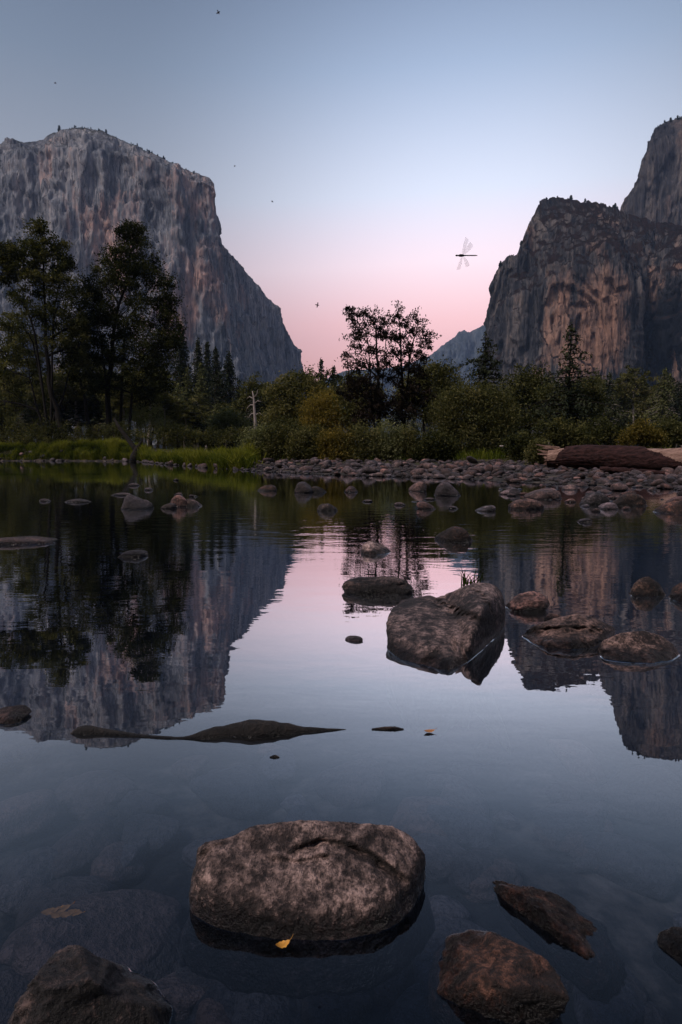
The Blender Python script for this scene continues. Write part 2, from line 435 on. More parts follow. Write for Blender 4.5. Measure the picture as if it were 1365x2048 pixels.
def flat_mat(name, col, rough=0.6, trans=0.0, alpha=1.0):
    m, nt, N, L = new_mat(name)
    p = finish(nt, N, L, col, rough)
    tc = N.new('ShaderNodeTexCoord')
    n = noise_tex(N, L, 90.0, 4, 0.6, tc.outputs['Object'])
    r = ramp(N, [(0.3, tuple(x * 0.65 for x in col)), (0.7, tuple(min(1, x * 1.3) for x in col))]); L.new(n, r.inputs[0])
    L.new(r.outputs[0], p.inputs['Base Color'])
    p.inputs['Alpha'].default_value = alpha
    return m
M['insect'] = flat_mat('dark_insect_body', (0.012, 0.010, 0.012), 0.4)
def wing_mat():
    m, nt, N, L = new_mat('clear_insect_wing')
    t = N.new('ShaderNodeBsdfTransparent'); d = N.new('ShaderNodeBsdfTranslucent'); d.inputs[0].default_value = (0.9, 0.58, 0.58, 1)
    tc = N.new('ShaderNodeTexCoord'); n = noise_tex(N, L, 300.0, 2, 0.5, tc.outputs['Object'])
    mx = N.new('ShaderNodeMixShader'); L.new(maprange(N, L, n, 0.3, 0.7, 0.07, 0.20), mx.inputs[0]); L.new(t.outputs[0], mx.inputs[1]); L.new(d.outputs[0], mx.inputs[2])
    o = N.new('ShaderNodeOutputMaterial'); L.new(mx.outputs[0], o.inputs[0])
    return m
M['wing'] = wing_mat()
M['wing_dark'] = flat_mat('dusky_insect_wing', (0.06, 0.04, 0.05), 0.4, 0, 0.85)
M['yellow_leaf'] = flat_mat('fallen_yellow_leaf', (0.55, 0.27, 0.05), 0.5)
M['brown_leaf'] = flat_mat('sodden_brown_leaf', (0.34, 0.15, 0.05), 0.5)

# ------------------------------------------------------------------ ground and water
shore_px = [(-500, 921), (-200, 922), (0, 922), (150, 922), (270, 923), (330, 929), (420, 936), (500, 941), (600, 947), (700, 951), (800, 954),
            (900, 957), (960, 960), (1010, 964), (1060, 966), (1120, 968), (1180, 970), (1260, 973), (1365, 980), (1500, 990), (1800, 1010)]
sh_az, sh_r = [], []
for x, y in shore_px:
    p = on_level(x, y)
    sh_az.append(math.atan2(p[0], p[1])); sh_r.append(math.hypot(p[0], p[1]))
# distance and height at which the stones give way to the vegetated bank
bank = [(-500, 88, 899), (0, 86, 897), (120, 84, 895), (270, 83, 899), (330, 76, 905), (420, 60, 914), (500, 47, 918), (600, 42, 921), (900, 41, 922), (1060, 38, 925), (1200, 32, 933), (1365, 32, 936), (1800, 34, 938)]
bk_az = [math.atan((x - CX) / F_PX) for x, _, _ in bank]
bk_r = [r for _, r, _ in bank]
bk_z = [CAM_H - (y - 906.8) / F_PX * r for _, r, y in bank]
def ground_z(x, y):
    x = np.asarray(x, float); y = np.asarray(y, float)
    az = np.arctan2(x, y); r = np.hypot(x, y)
    S = np.interp(az, sh_az, sh_r)
    B = np.maximum(np.interp(az, bk_az, bk_r), S + 2); zB = np.interp(az, bk_az, bk_z)
    d = r - S
    P = np.stack([x * 0.35, y * 0.35, np.zeros_like(x)], -1).reshape(-1, 3)
    nz = fbm(P, 4).reshape(x.shape)
    up = np.clip(d / (B - S), 0, 1) * zB + np.clip((r - B) * 0.025, 0, 0.7) + np.clip((r - 120) * 0.006, 0, 3.0)
    dn = np.maximum(d * 0.055, -0.75)
    nearbed = np.clip((4.0 - r) / 4.0, 0, 1) * 0.34
    z = np.where(d > 0, up, dn + nearbed) + nz * np.where(d > 0, 0.04, 0.075) * np.clip(np.abs(d) / 2, 0.15, 1)
    back = np.clip((-1.2 - y) * 0.35, 0, 1.4) + np.clip((-y - 14) * 0.75, 0, 520)  # unseen slope behind the camera, raised to block low sky
    return np.where(y < -1.2, np.maximum(z, -0.35 + back), z)

rr = np.concatenate([[0.0], np.geomspace(0.25, 10, 110), np.linspace(10.3, 100, 260), np.geomspace(102, 6400, 60)])
aa = np.concatenate([np.arange(-180, -42, 4.0), np.arange(-42, 42, 0.35), np.arange(42, 180, 4.0)])
A, R = np.meshgrid(np.radians(aa), rr)
X, Yg = R * np.sin(A), R * np.cos(A)
Z = ground_z(X, Yg)
nR, nA = R.shape
i = np.arange(nR - 1)[:, None] * nA; j = np.arange(nA)[None]; k = (j + 1) % nA
quads = np.stack([i + j, i + nA + j, i + nA + k, i + k], -1).reshape(-1, 4)[:, ::-1]
ground = link('ground', mesh_data('ground', np.stack([X, Yg, Z], -1).reshape(-1, 3), quads, M['ground']))
tag(ground, 'brown riverbed and grassy valley floor under and around the water', 'ground', kind='structure')

wx = np.array([-160, 160]); wy = np.array([-12, 150])
wv = np.array([(-160, -14, 0), (160, -14, 0), (160, 150, 0), (-160, 150, 0)], float)
water = link('water', mesh_data('water', wv, np.array([[0, 1, 2, 3]]), M['water'], False))
tag(water, 'calm dark river mirroring the cliffs and the pink sky', 'river', kind='structure')

# ------------------------------------------------------------------ cliffs
def cliff(name, cols, segs, nU, mat, amp, label, grp=None, back=(220, 700), seed=0.0, rim_amp=6.0, rel=1.0):
    """cols: per column a chain of (px, py, Y) from foot to rim; real depths, then a back slope"""
    K = len(cols[0])
    Pc = np.array([[at(*p) for p in c] for c in cols])            # (C,K,3)
    d = np.linalg.norm(np.diff(Pc[:, K // 2], axis=0), axis=1)
    s = np.concatenate([[0], np.cumsum(d)]); s /= s[-1]
    u = np.linspace(0, 1, nU)
    Q = np.empty((nU, K, 3))
    for kk in range(K):
        for ax in range(3):
            Q[:, kk, ax] = np.interp(u, s, Pc[:, kk, ax])
    rows = []
    fr = []
    for kk in range(K - 1):
        n = segs[kk]
        for q in range(n):
            t = q / n
            rows.append(Q[:, kk] * (1 - t) + Q[:, kk + 1] * t); fr.append((kk + t) / (K - 1))
    rows.append(Q[:, -1]); fr.append(1.0)
    G = np.stack(rows, 0)                                            # (V,U,3)
    fr = np.array(fr)
    V = G.shape[0]
    du = np.gradient(G, axis=1); dv = np.gradient(G, axis=0)
    nrm = np.cross(du, dv); nrm /= np.linalg.norm(nrm, axis=2)[..., None] + 1e-9
    P = G.reshape(-1, 3)
    D = amp[0] * ridged(P * np.array([1 / 150, 1 / 150, 1 / 700]) + seed, 3) * 0.5 \
        + 0.55 * amp[1] * fbm(P * np.array([1 / 34, 1 / 34, 1 / 260]) + seed + 5, 4) \
        + amp[2] * 0.8 * ridged(P * np.array([1 / 16, 1 / 16, 1 / 60]) + seed + 9, 3) \
        + amp[2] * 0.9 * fbm(P * np.array([1 / 60, 1 / 60, 1 / 34]) + seed + 19, 4)
    q1 = fbm(P * np.array([1 / 110, 1 / 110, 1 / 300]) + seed + 33, 4) * 3.2
    st_ = np.floor(q1) + np.clip((q1 - np.floor(q1) - 0.42) / 0.16, 0, 1)
    D = D + amp[1] * 1.6 * (st_ / 1.6)
    D = D.reshape(V, nU)
    fade = np.clip((1 - fr) / 0.10, 0.12, 1)[:, None]
    G2 = G + nrm * (D * fade)[..., None]
    # uneven rim
    rimn = fbm(np.stack([u * 90, u * 0, u * 0 + seed], 1), 4) * rim_amp
    G2[:, :, 2] += rimn[None] * np.clip((fr - 0.8) / 0.2, 0, 1)[:, None]
    T = G2[-1]
    away = T.copy(); away[:, 2] = 0; away /= np.linalg.norm(away, axis=1)[:, None]
    b1 = T + away * back[0]; b1[:, 2] = T[:, 2] - back[0] * 0.10
    b2 = T + away * back[1]; b2[:, 2] = np.maximum(T[:, 2] * 0.8, 0)
    b3 = T + away * (back[1] + 120); b3[:, 2] = -0.5
    G3 = np.concatenate([G2, b1[None], b2[None], b3[None]], 0)
    VV = G3.shape[0]
    i = np.arange(VV - 1)[:, None] * nU; j = np.arange(nU - 1)[None]
    q = np.stack([i + j, i + j + 1, i + nU + j + 1, i + nU + j], -1).reshape(-1, 4)
    o = link(name, mesh_data(name, G3.reshape(-1, 3), q, mat))
    tag(o, label, 'cliff', grp, 'structure')
    return T

EL = [[(-420, 890, 1500), (-400, 600, 1560), (-380, 360, 1640), (-380, 330, 1700)],
      [(-150, 890, 1600), (-140, 600, 1650), (-130, 330, 1740), (-130, 306, 1790)],
      [(0, 890, 1680), (0, 600, 1720), (0, 312, 1790), (0, 292, 1840)],
      [(85, 890, 1720), (84, 600, 1755), (82, 300, 1810), (82, 281, 1870)],
      [(112, 890, 1730), (110, 600, 1760), (105, 300, 1815), (105, 267, 1890)],
      [(138, 890, 1735), (136, 600, 1768), (132, 300, 1825), (132, 259, 1910)],
      [(180, 890, 1740), (178, 600, 1775), (170, 310, 1830), (170, 257, 1930)],
      [(210, 890, 1750), (208, 600, 1785), (203, 310, 1835), (203, 262, 1910)],
      [(262, 890, 1760), (255, 600, 1795), (245, 310, 1840), (245, 280, 1890)],
      [(310, 890, 1770), (300, 600, 1800), (300, 325, 1848), (300, 304, 1880)],
      [(370, 890, 1790), (355, 600, 1815), (350, 350, 1858), (350, 329, 1885)],
      [(440, 890, 1830), (410, 600, 1842), (400, 366, 1870), (400, 349, 1892)],
      [(480, 890, 1862), (432, 600, 1868), (421, 372, 1882), (420, 357, 1895)],
      [(500, 890, 1880), (444, 600, 1880), (431, 385, 1888), (429, 367, 1896)],
      [(507, 890, 1940), (450, 640, 1960), (441, 515, 1980), (437, 482, 2000)],
      [(535, 890, 2080), (487, 700, 2110), (472, 545, 2130), (470, 517, 2150)],
      [(562, 890, 2200), (532, 740, 2240), (518, 600, 2260), (515, 572, 2280)],
      [(592, 890, 2330), (567, 770, 2360), (558, 645, 2390), (556, 617, 2410)],
      [(614, 890, 2430), (590, 800, 2460), (580, 695, 2490), (577, 667, 2510)],
      [(635, 890, 2530), (614, 820, 2560), (606, 755, 2590), (603, 735, 2610)],
      [(680, 890, 2650), (660, 850, 2680), (650, 820, 2690), (646, 805, 2700)]]
rim_el = cliff('mountain', EL, (70, 70, 16), 620, M['elcap'], (13, 9, 4.0),
               'huge pale granite monolith with a rounded summit and sheer nose above the left trees', seed=3.1, rim_amp=3.5)

RT = [[(955, 890, 1330), (962, 760, 1340), (968, 690, 1345), (973, 655, 1350)],
      [(975, 890, 1310), (982, 740, 1320), (986, 640, 1328), (990, 547, 1340)],
      [(1000, 890, 1290), (1004, 740, 1300), (1006, 620, 1310), (1003, 526, 1340)],
      [(1012, 890, 1285), (1014, 740, 1293), (1016, 620, 1303), (1015, 513, 1338)],
      [(1030, 890, 1270), (1032, 740, 1280), (1034, 600, 1292), (1036, 508, 1330)],
      [(1040, 890, 1265), (1042, 740, 1275), (1045, 595, 1290), (1046, 478, 1350)],
      [(1054, 890, 1260), (1056, 740, 1270), (1058, 590, 1285), (1060, 445, 1370)],
      [(1075, 890, 1250), (1077, 740, 1257), (1079, 580, 1278), (1077, 408, 1400)],
      [(1095, 890, 1245), (1096, 740, 1250), (1097, 570, 1270), (1090, 396, 1420)],
      [(1115, 890, 1238), (1115, 740, 1244), (1118, 555, 1263), (1112, 397, 1435)],
      [(1150, 890, 1230), (1150, 740, 1235), (1155, 545, 1252), (1150, 400, 1450)],
      [(1200, 890, 1225), (1200, 740, 1230), (1205, 540, 1246), (1205, 407, 1470)],
      [(1258, 890, 1225), (1252, 740, 1228), (1292, 552, 1240), (1243, 420, 1480)],
      [(1263, 890, 1380), (1258, 740, 1390), (1300, 556, 1300), (1258, 426, 1485)],
      [(1322, 890, 1385), (1330, 740, 1395), (1334, 556, 1300), (1300, 440, 1490)],
      [(1332, 890, 1300), (1348, 740, 1290), (1340, 552, 1240), (1322, 446, 1490)],
      [(1400, 890, 1220), (1400, 740, 1222), (1400, 540, 1232), (1400, 456, 1490)],
      [(1550, 890, 1180), (1550, 740, 1182), (1550, 520, 1200), (1550, 470, 1480)],
      [(1850, 890, 1050), (1850, 740, 1060), (1850, 500, 1090), (1850, 450, 1400)]]
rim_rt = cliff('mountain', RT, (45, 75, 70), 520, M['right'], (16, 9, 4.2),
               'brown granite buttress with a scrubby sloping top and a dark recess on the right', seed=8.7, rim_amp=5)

RR = [[(1222, 890, 1960), (1230, 600, 1960), (1238, 450, 1965), (1240, 432, 1970)],
      [(1250, 890, 1900), (1254, 600, 1905), (1260, 410, 1912), (1261, 388, 1920)],
      [(1272, 890, 1880), (1274, 600, 1885), (1280, 385, 1895), (1281, 364, 1905)],
      [(1284, 890, 1875), (1286, 600, 1880), (1291, 370, 1890), (1292, 345, 1900)],
      [(1290, 890, 1870), (1292, 600, 1875), (1297, 330, 1888), (1298, 300, 1898)],
      [(1300, 890, 1865), (1302, 600, 1870), (1305, 290, 1888), (1309, 256, 1905)],
      [(1325, 890, 1855), (1326, 600, 1860), (1328, 280, 1885), (1332, 243, 1920)],
      [(1370, 890, 1840), (1370, 600, 1850), (1370, 270, 1885), (1370, 233, 1940)],
      [(1470, 890, 1800), (1470, 600, 1820), (1470, 250, 1860), (1470, 214, 1940)],
      [(1750, 890, 1700), (1750, 500, 1720), (1750, 260, 1770), (1750, 230, 1860)]]
rim_rr = cliff('mountain', RR, (50, 70, 16), 330, M['rear'], (12, 8, 4.0),
               'tall dark granite tower rising behind the brown buttress at the right edge', seed=14.2, rim_amp=6)

DR = [[(480, 895, 5000), (480, 850, 5200), (480, 815, 5400)],
      [(600, 895, 5000), (600, 830, 5200), (600, 775, 5400)],
      [(655, 895, 5000), (655, 830, 5200), (655, 758, 5400)],
      [(690, 895, 5000), (690, 820, 5200), (690, 742, 5400)],
      [(740, 895, 5000), (740, 820, 5200), (740, 738, 5400)],
      [(800, 895, 5000), (800, 820, 5200), (800, 735, 5400)],
      [(860, 895, 5000), (860, 800, 5200), (860, 711, 5400)],
      [(888, 895, 5000), (888, 800, 5200), (888, 690, 5400)],
      [(912, 895, 5000), (912, 800, 5200), (912, 672, 5400)],
      [(920, 895, 5000), (920, 800, 5200), (919, 663, 5400)],
      [(928, 895, 5000), (928, 800, 5200), (928, 662, 5400)],
      [(938, 895, 5000), (938, 800, 5200), (938, 665, 5400)],
      [(962, 895, 5000), (962, 790, 5200), (962, 654, 5400)],
      [(985, 895, 5000), (985, 780, 5200), (985, 642, 5400)],
      [(1060, 895, 5000), (1060, 770, 5200), (1060, 610, 5400)]]
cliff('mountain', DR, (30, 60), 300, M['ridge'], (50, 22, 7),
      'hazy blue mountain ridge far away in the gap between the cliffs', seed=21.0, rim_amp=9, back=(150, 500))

# ------------------------------------------------------------------ trees
def tree_clumps(lobes, Y, n, rng, depth=1.0):
    """clump centres inside ellipsoid lobes given by their place in the valley; returns points and lobe id"""
    areas = np.array([l[2] * l[3] for l in lobes], float); areas /= areas.sum()
    cs, ids = [], []
    for li, (lx, ly, rx, ry) in enumerate(lobes):
        m = max(3, int(round(n * areas[li])))
        v = rng.normal(size=(m, 3)); v /= np.linalg.norm(v, axis=1)[:, None]
        rad = rng.uniform(0.12, 1.0, m) ** 0.45
        v = v * rad[:, None]
        sx = Y / F_PX
        c = at(lx, ly, Y)
        cs.append(c + v * np.array([rx * sx, rx * sx * depth, ry * sx])); ids.append(np.full(m, li))
    return np.concatenate(cs), np.concatenate(ids)

def tree(name, base, Y, trunks, lobes, nclump, nleaf, leaf, mat, label, cat, group=None, seed=0, clump_r=0.9, bark='bark',
         droop=None, asp=0.5, twigs=True, depth=0.9, z0=None, tint_sp=0.17, limb_r=1.0, stem='trunk', zsquash=0.75):
    """trunks: list of (list of (px,py), base radius m); lobes in photo px at distance Y"""
    rng = np.random.default_rng(1000 + seed)
    b = at(base[0], base[1], Y)
    gz = float(ground_z(np.array([b[0]]), np.array([Y]))[0]) - 0.05 if z0 is None else z0
    org = np.array([b[0], Y, gz])
    root = root_at(name, org, label, cat, group)
    C, ids = tree_clumps(lobes, Y, nclump, rng, depth)
    tb = Buf()
    paths = []
    for pts, r0 in trunks:
        P = np.array([at(x, y, Y) for x, y in pts]); P[0, 2] = min(P[0, 2], gz)
        P[1:, 1] += np.cumsum(rng.normal(size=len(P) - 1) * 0.25)
        t = np.linspace(0, 1, 14); tt = np.linspace(0, 1, len(P))
        Q = np.stack([np.interp(t, tt, P[:, a]) for a in range(3)], 1)
        Q[1:-1] += rng.normal(size=(12, 3)) * r0 * 0.22
        paths.append((Q, r0))
        tb.tube(Q - org, 0.8 * r0 * (1 - 0.86 * t) * (1 + 0.3 * np.exp(-t * 22)), 8)
    if twigs and paths:
        allp = np.concatenate([q[4:] for q, _ in paths]); allr = np.concatenate([r * (1 - 0.86 * np.linspace(0, 1, 14)[4:]) for _, r in paths])
        for li in range(len(lobes)):
            sel = np.where(ids == li)[0]
            cc = C[sel].mean(0)
            below = allp[:, 2] < cc[2] - 0.2 * np.abs(allp[:, 0] - cc[0])
            cost = np.linalg.norm(allp - cc, axis=1) + np.where(below, 0, 1e3)
            kk = int(np.argmin(cost)); st = allp[kk]; r0 = min(allr[kk] * 0.75, 0.22 * limb_r) * 1.0
            mid = st * 0.5 + cc * 0.5 + np.array([0, 0, 0.10]) * np.linalg.norm(cc - st) + rng.normal(size=3) * 0.2
            t = np.linspace(0, 1, 7)[:, None]
            B = (1 - t) ** 2 * st + 2 * t * (1 - t) * mid + t ** 2 * cc
            tb.tube(B - org, r0 * (1 - 0.6 * t[:, 0]), 5, cap=False)
            for s_ in sel[:: max(1, len(sel) // 14)]:
                k2 = rng.integers(2, 7); st2 = B[k2]; en = C[s_]
                mid2 = (st2 + en) / 2 + rng.normal(size=3) * 0.12 * np.linalg.norm(en - st2)
                t2 = np.linspace(0, 1, 5)[:, None]
                B2 = (1 - t2) ** 2 * st2 + 2 * t2 * (1 - t2) * mid2 + t2 ** 2 * en
                tb.tube(B2 - org, max(r0 * 0.38, 0.02) * (1 - 0.75 * t2[:, 0]), 4, cap=False)
    if paths:
        tk = link(stem, tb.mesh(stem, M[bark]), root)
    cb = Buf()
    m = len(C)
    tint = np.clip(rng.normal(0.45, tint_sp, m), 0, 1)
    per = rng.poisson(nleaf, m) + 2
    idx = np.repeat(np.arange(m), per)
    rad = (rng.uniform(0.55, 1.35, m) * clump_r)[idx]
    off = rng.normal(size=(len(idx), 3)) * rad[:, None] * 0.55 * np.array([1, 1, zsquash])
    P = C[idx] + off
    P[:, 2] = np.maximum(P[:, 2], gz + 0.05)
    cb.leaves(P - org, leaf, np.clip(tint[idx] + rng.normal(size=len(idx)) * 0.1, 0, 1), asp, 0.3, rng, droop)
    link('crown', cb.mesh('crown', M[mat], False), root)
    return root

T = {}
G_SHORE = 'trees on the left bank'
# far left bank, about eighty metres off
T['A'] = tree('broadleaf_tree', (128, 886), 86,
     [([(134, 890), (120, 850), (104, 800), (97, 750), (91, 700), (88, 640), (86, 560), (85, 480)], 0.62),
      ([(91, 700), (70, 650), (45, 600), (20, 570), (5, 560)], 0.22), ([(90, 660), (105, 620), (118, 570), (125, 520)], 0.22), ([(96, 735), (70, 690), (40, 640)], 0.2)],
     [(85, 482, 26, 34), (62, 502, 22, 30), (30, 505, 34, 36), (10, 540, 24, 34), (118, 500, 26, 30), (138, 545, 26, 34), (100, 545, 36, 40), (55, 560, 34, 36),
      (150, 590, 24, 30), (120, 610, 30, 26), (-20, 520, 30, 40), (35, 590, 26, 18), (150, 640, 26, 22), (62, 625, 30, 24), (118, 668, 28, 26), (30, 650, 30, 22), (160, 690, 26, 26), (20, 520, 26, 26), (75, 455, 18, 16)],
     235, 120, 0.34, 'leaf_dark', 'tall dark broadleaf tree leaning left with an open airy crown on the left bank', 'tree', seed=1, clump_r=0.95)
T['B'] = tree('broadleaf_tree', (214, 880), 90,
     [([(214, 880), (214, 830), (218, 760), (224, 690), (236, 620), (255, 540), (272, 470)], 0.62), ([(232, 690), (250, 640), (285, 600), (310, 560)], 0.25),
      ([(218, 740), (205, 690), (190, 640)], 0.24), ([(255, 870), (262, 800), (276, 720), (300, 650)], 0.3)],
     [(272, 468, 22, 26), (250, 475, 20, 24), (290, 470, 16, 22), (262, 505, 36, 34), (225, 520, 24, 26), (295, 525, 30, 32), (320, 560, 24, 30), (200, 560, 30, 30), (255, 560, 52, 44),
      (190, 610, 34, 34), (240, 630, 60, 48), (310, 620, 36, 40), (338, 650, 22, 32), (335, 690, 26, 30), (190, 660, 30, 30), (290, 690, 52, 44), (230, 700, 44, 36),
      (320, 735, 34, 34), (270, 760, 50, 34), (310, 785, 36, 26), (338, 610, 18, 26), (345, 668, 20, 30), (182, 705, 28, 34), (200, 765, 34, 30), (300, 765, 46, 34), (170, 640, 26, 30), ],
     440, 120, 0.34, 'leaf_dark', 'tallest dense dark broadleaf tree with a pointed crown right of the leaning tree', 'tree', seed=2, clump_r=1.05)
tree('broadleaf_tree', (92, 878), 88,
     [([(96, 880), (88, 850), (78, 815), (72, 780), (60, 720)], 0.36), ([(90, 868), (105, 835), (125, 790), (140, 740), (168, 690)], 0.30)],
     [(50, 700, 40, 34), (20, 740, 40, 36), (75, 750, 30, 28), (145, 690, 26, 30), (160, 730, 28, 28), (10, 800, 36, 34)],
     120, 46, 0.40, 'leaf_mid', 'twin-stemmed small tree under the leaning tree on the left bank', 'tree', seed=3)
tree('broadleaf_tree', (180, 876), 92,
     [([(184, 878), (176, 840), (164, 790), (156, 730), (150, 690)], 0.45)],
     [(150, 670, 26, 30), (165, 710, 30, 30), (140, 740, 26, 26), (185, 760, 30, 26)],
     90, 46, 0.40, 'leaf_dark', 'slim dark tree with a bare lower trunk between the two tallest trees', 'tree', seed=4)
tree('broadleaf_tree', (-30, 880), 110,
     [([(5, 882), (5, 800), (10, 700), (20, 620)], 0.5)],
     [(20, 640, 26, 34), (10, 700, 44, 40), (50, 690, 34, 30), (0, 770, 50, 44), (70, 760, 44, 40), (-30, 720, 40, 60), (40, 820, 60, 34)],
     190, 46, 0.5, 'leaf_mid', 'olive green tree at the left edge behind the leaning tree', 'tree', seed=5)
tree('broadleaf_tree', (110, 880), 120,
     [([(120, 880), (120, 800), (125, 740)], 0.4)],
     [(120, 770, 40, 40), (165, 800, 40, 34), (85, 810, 36, 30), (200, 800, 40, 36), (240, 815, 40, 30), (285, 825, 40, 26)],
     170, 44, 0.5, 'leaf_mid', 'dim green thicket tree behind the trunks of the left bank', 'tree', seed=6)

# shrubs at the foot of the left bank
def shrub(px, py_top, py_base, w, Y, mat, label, seed, n=70, nl=44, leaf=0.26, name='willow_shrub', cat='shrub', group=None, stems=5, droop=0.15, asp=0.38):
    rng = np.random.default_rng(seed)
    h = py_base - py_top
    lobes = [(px, py_top + h * 0.30, w * 0.26, h * 0.30)]
    for k_ in range(6):
        lobes.append((px + (k_ / 5 - 0.5) * w * 0.72 + rng.normal() * w * 0.04, py_base - h * rng.uniform(0.30, 0.60), w * rng.uniform(0.15, 0.24), h * rng.uniform(0.26, 0.36)))
    tr = []
    for k_ in range(stems):
        x1 = px + rng.uniform(-0.35, 0.35) * w
        tr.append(([(px + (x1 - px) * 0.25, py_base), ((px + x1) / 2, py_base - h * 0.4), (x1, py_base - h * rng.uniform(0.6, 0.85))], 0.0011 * Y * rng.uniform(0.5, 1)))
    return tree(name, (px, py_base), Y, tr, lobes, n, nl, leaf, mat, label, cat, group, seed, clump_r=h * Y / F_PX * 0.16, droop=droop, asp=asp, twigs=False, stem='stem', zsquash=1.0)

shrub(60, 862, 908, 110, 83, 'leaf_dark', 'dark ground-hugging bush above the stones at the left edge', 30)
shrub(25, 826, 896, 90, 86, 'leaf_mid', 'olive shrub at the left edge under the leaning trees', 31)
shrub(95, 838, 892, 80, 85, 'leaf_dark', 'dark low shrub at the foot of the leaning trunk', 32)
shrub(175, 845, 894, 90, 85, 'leaf_mid', 'green low shrub right of the leaning trunk base', 33)
shrub(245, 842, 892, 80, 87, 'leaf_mid', 'mid green shrub behind the leaning dead trunk', 34)
shrub(296, 794, 880, 84, 92, 'leaf_pale', 'rounded grey-green shrub in front of the tallest dark tree', 35, 110)
shrub(356, 846, 896, 120, 85, 'leaf_dark', 'dark low bush behind the bright grass, left of its neighbour', 36, 110)
shrub(440, 850, 896, 130, 85, 'leaf_dark', 'russet-dark low bush behind the bright grass and below the snag', 37, 110)

# conifers
def conifer(name, px, top, base, w, Y, mat, label, seed, group=None, dens=1.0, ragged=0.25, sparse_top=0.0, leaf=None, bark='pine_bark', bare=0.06, z0=None):
    rng = np.random.default_rng(500 + seed)
    b = at(px, base, Y); t = at(px, top, Y)
    gz = float(ground_z(np.array([b[0]]), np.array([Y]))[0]) - 0.05 if z0 is None else z0
    H = t[2] - gz; Rm = w * 0.5 * Y / F_PX
    root = root_at(name, (b[0], Y, gz), label, 'tree', group)
    tb = Buf()
    z = np.linspace(0, H, 10)
    tb.tube(np.stack([np.cumsum(rng.normal(size=10)) * H * 0.002, np.zeros(10), z], 1), np.interp(z, [0, H], [max(H * 0.016, 0.12), 0.02]), 7)
    cb = Buf()
    L_ = leaf or max(0.28, Y * 0.0040)
    nW = int(np.clip(H / 0.5, 16, 70) * dens * 0.8)
    zz = np.linspace(bare, 0.985, nW)
    for f in zz:
        rad = Rm * (1 - f) ** 0.74 * (1 + rng.normal() * ragged * 0.5)
        rad = max(rad, Rm * 0.05)
        nb = rng.integers(4, 8)
        if f > 1 - sparse_top: nb = 3
        a0 = rng.uniform(0, 6.28)
        for q in range(nb):
            a = a0 + q * 6.283 / nb + rng.normal() * 0.25
            rl = rad * rng.uniform(0.65, 1.15) * (1 + rng.normal() * ragged * 0.4)
            rl = max(rl, 0.05)
            m = max(4, int(rl / L_ * 5.5))
            s = rng.uniform(0.02, 1, m) ** 0.8
            dz = f * H + (0.18 if f > 0.6 else 0.02) * s * rl - 0.30 * s ** 2 * rl + rng.normal(size=m) * 0.10 * L_
            P = np.stack([np.cos(a) * s * rl, np.sin(a) * s * rl, dz], 1)
            P += rng.normal(size=P.shape) * np.array([0.4, 0.4, 0.42]) * L_
            cb.leaves(P, L_, np.clip(rng.normal(0.45, 0.18) + rng.normal(size=m) * 0.08, 0, 1), 0.5, 0.5, rng, 0.25)
            if rl > 0.5:
                tb.tube(np.array([(0, 0, f * H), (np.cos(a) * rl * .5, np.sin(a) * rl * .5, f * H + 0.02 * rl), (np.cos(a) * rl, np.sin(a) * rl, f * H - 0.12 * rl)]), [0.05 + H * 0.0012, 0.04, 0.012], 4, cap=False)
    link('trunk', tb.mesh('trunk', M[bark]), root)
    link('crown', cb.mesh('crown', M[mat], False), root)
    return root

con = [(367, 645, 92, 170, 'needle', 'tall dark conifer nearest the big broadleaf tree, leftmost of five spires'),
       (400, 677, 76, 185, 'needle', 'dark conifer spire second from the big broadleaf tree'),
       (418, 684, 62, 200, 'needle', 'slim dark conifer in the middle of five spires'),
       (435, 694, 60, 195, 'needle', 'slim dark conifer with ragged tiers beside the broad spire'),
       (460, 703, 86, 180, 'needle', 'broad dark conifer at the right end of the five spires')]
for k_, (px, top, w, Y, mt, lab) in enumerate(con):
    conifer('pine_tree', px, top, 850, w, Y, mt, lab, k_, 'dark conifer spires before the pale cliff', 1.15, 0.2)
conifer('pine_tree', 405, 728, 850, 76, 150, 'needle_light', 'light green conifer below the dark spires', 11, None, 1.1)
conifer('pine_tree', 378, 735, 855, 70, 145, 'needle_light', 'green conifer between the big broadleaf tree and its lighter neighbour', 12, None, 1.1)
conifer('pine_tree', 358, 768, 858, 66, 115, 'leaf_pale', 'pale grey-green feathery tree beside the big broadleaf tree', 13, None, 1.3, 0.35)
conifer('pine_tree', 440, 745, 850, 80, 150, 'needle', 'dark conifer in front of the slim spires', 14, None, 1.1)
conifer('pine_tree', 480, 760, 850, 70, 155, 'needle', 'low dark conifer right of the broad spire', 15, None, 1.1)
conifer('pine_tree', 643, 719, 840, 44, 210, 'needle', 'small dark conifer spire alone against the pink sky', 16, None, 1.1, 0.3)
conifer('pine_tree', 667, 733, 840, 34, 220, 'needle', 'tiny pointed conifer tip left of the drooping dark tree', 17, None, 1.0, 0.3)
conifer('pine_tree', 1136, 648, 866, 170, 62, 'needle', 'tall dark conifer with a thin ragged top before the right cliff', 18, None, 1.3, 0.42, 0.3, leaf=0.36, bark='bark')
conifer('pine_tree', 968, 664, 880, 170, 70, 'needle', 'dark ragged conifer rising from the bushes below the hazy ridge', 19, None, 1.2, 0.45, 0.2, leaf=0.36, bark='bark')

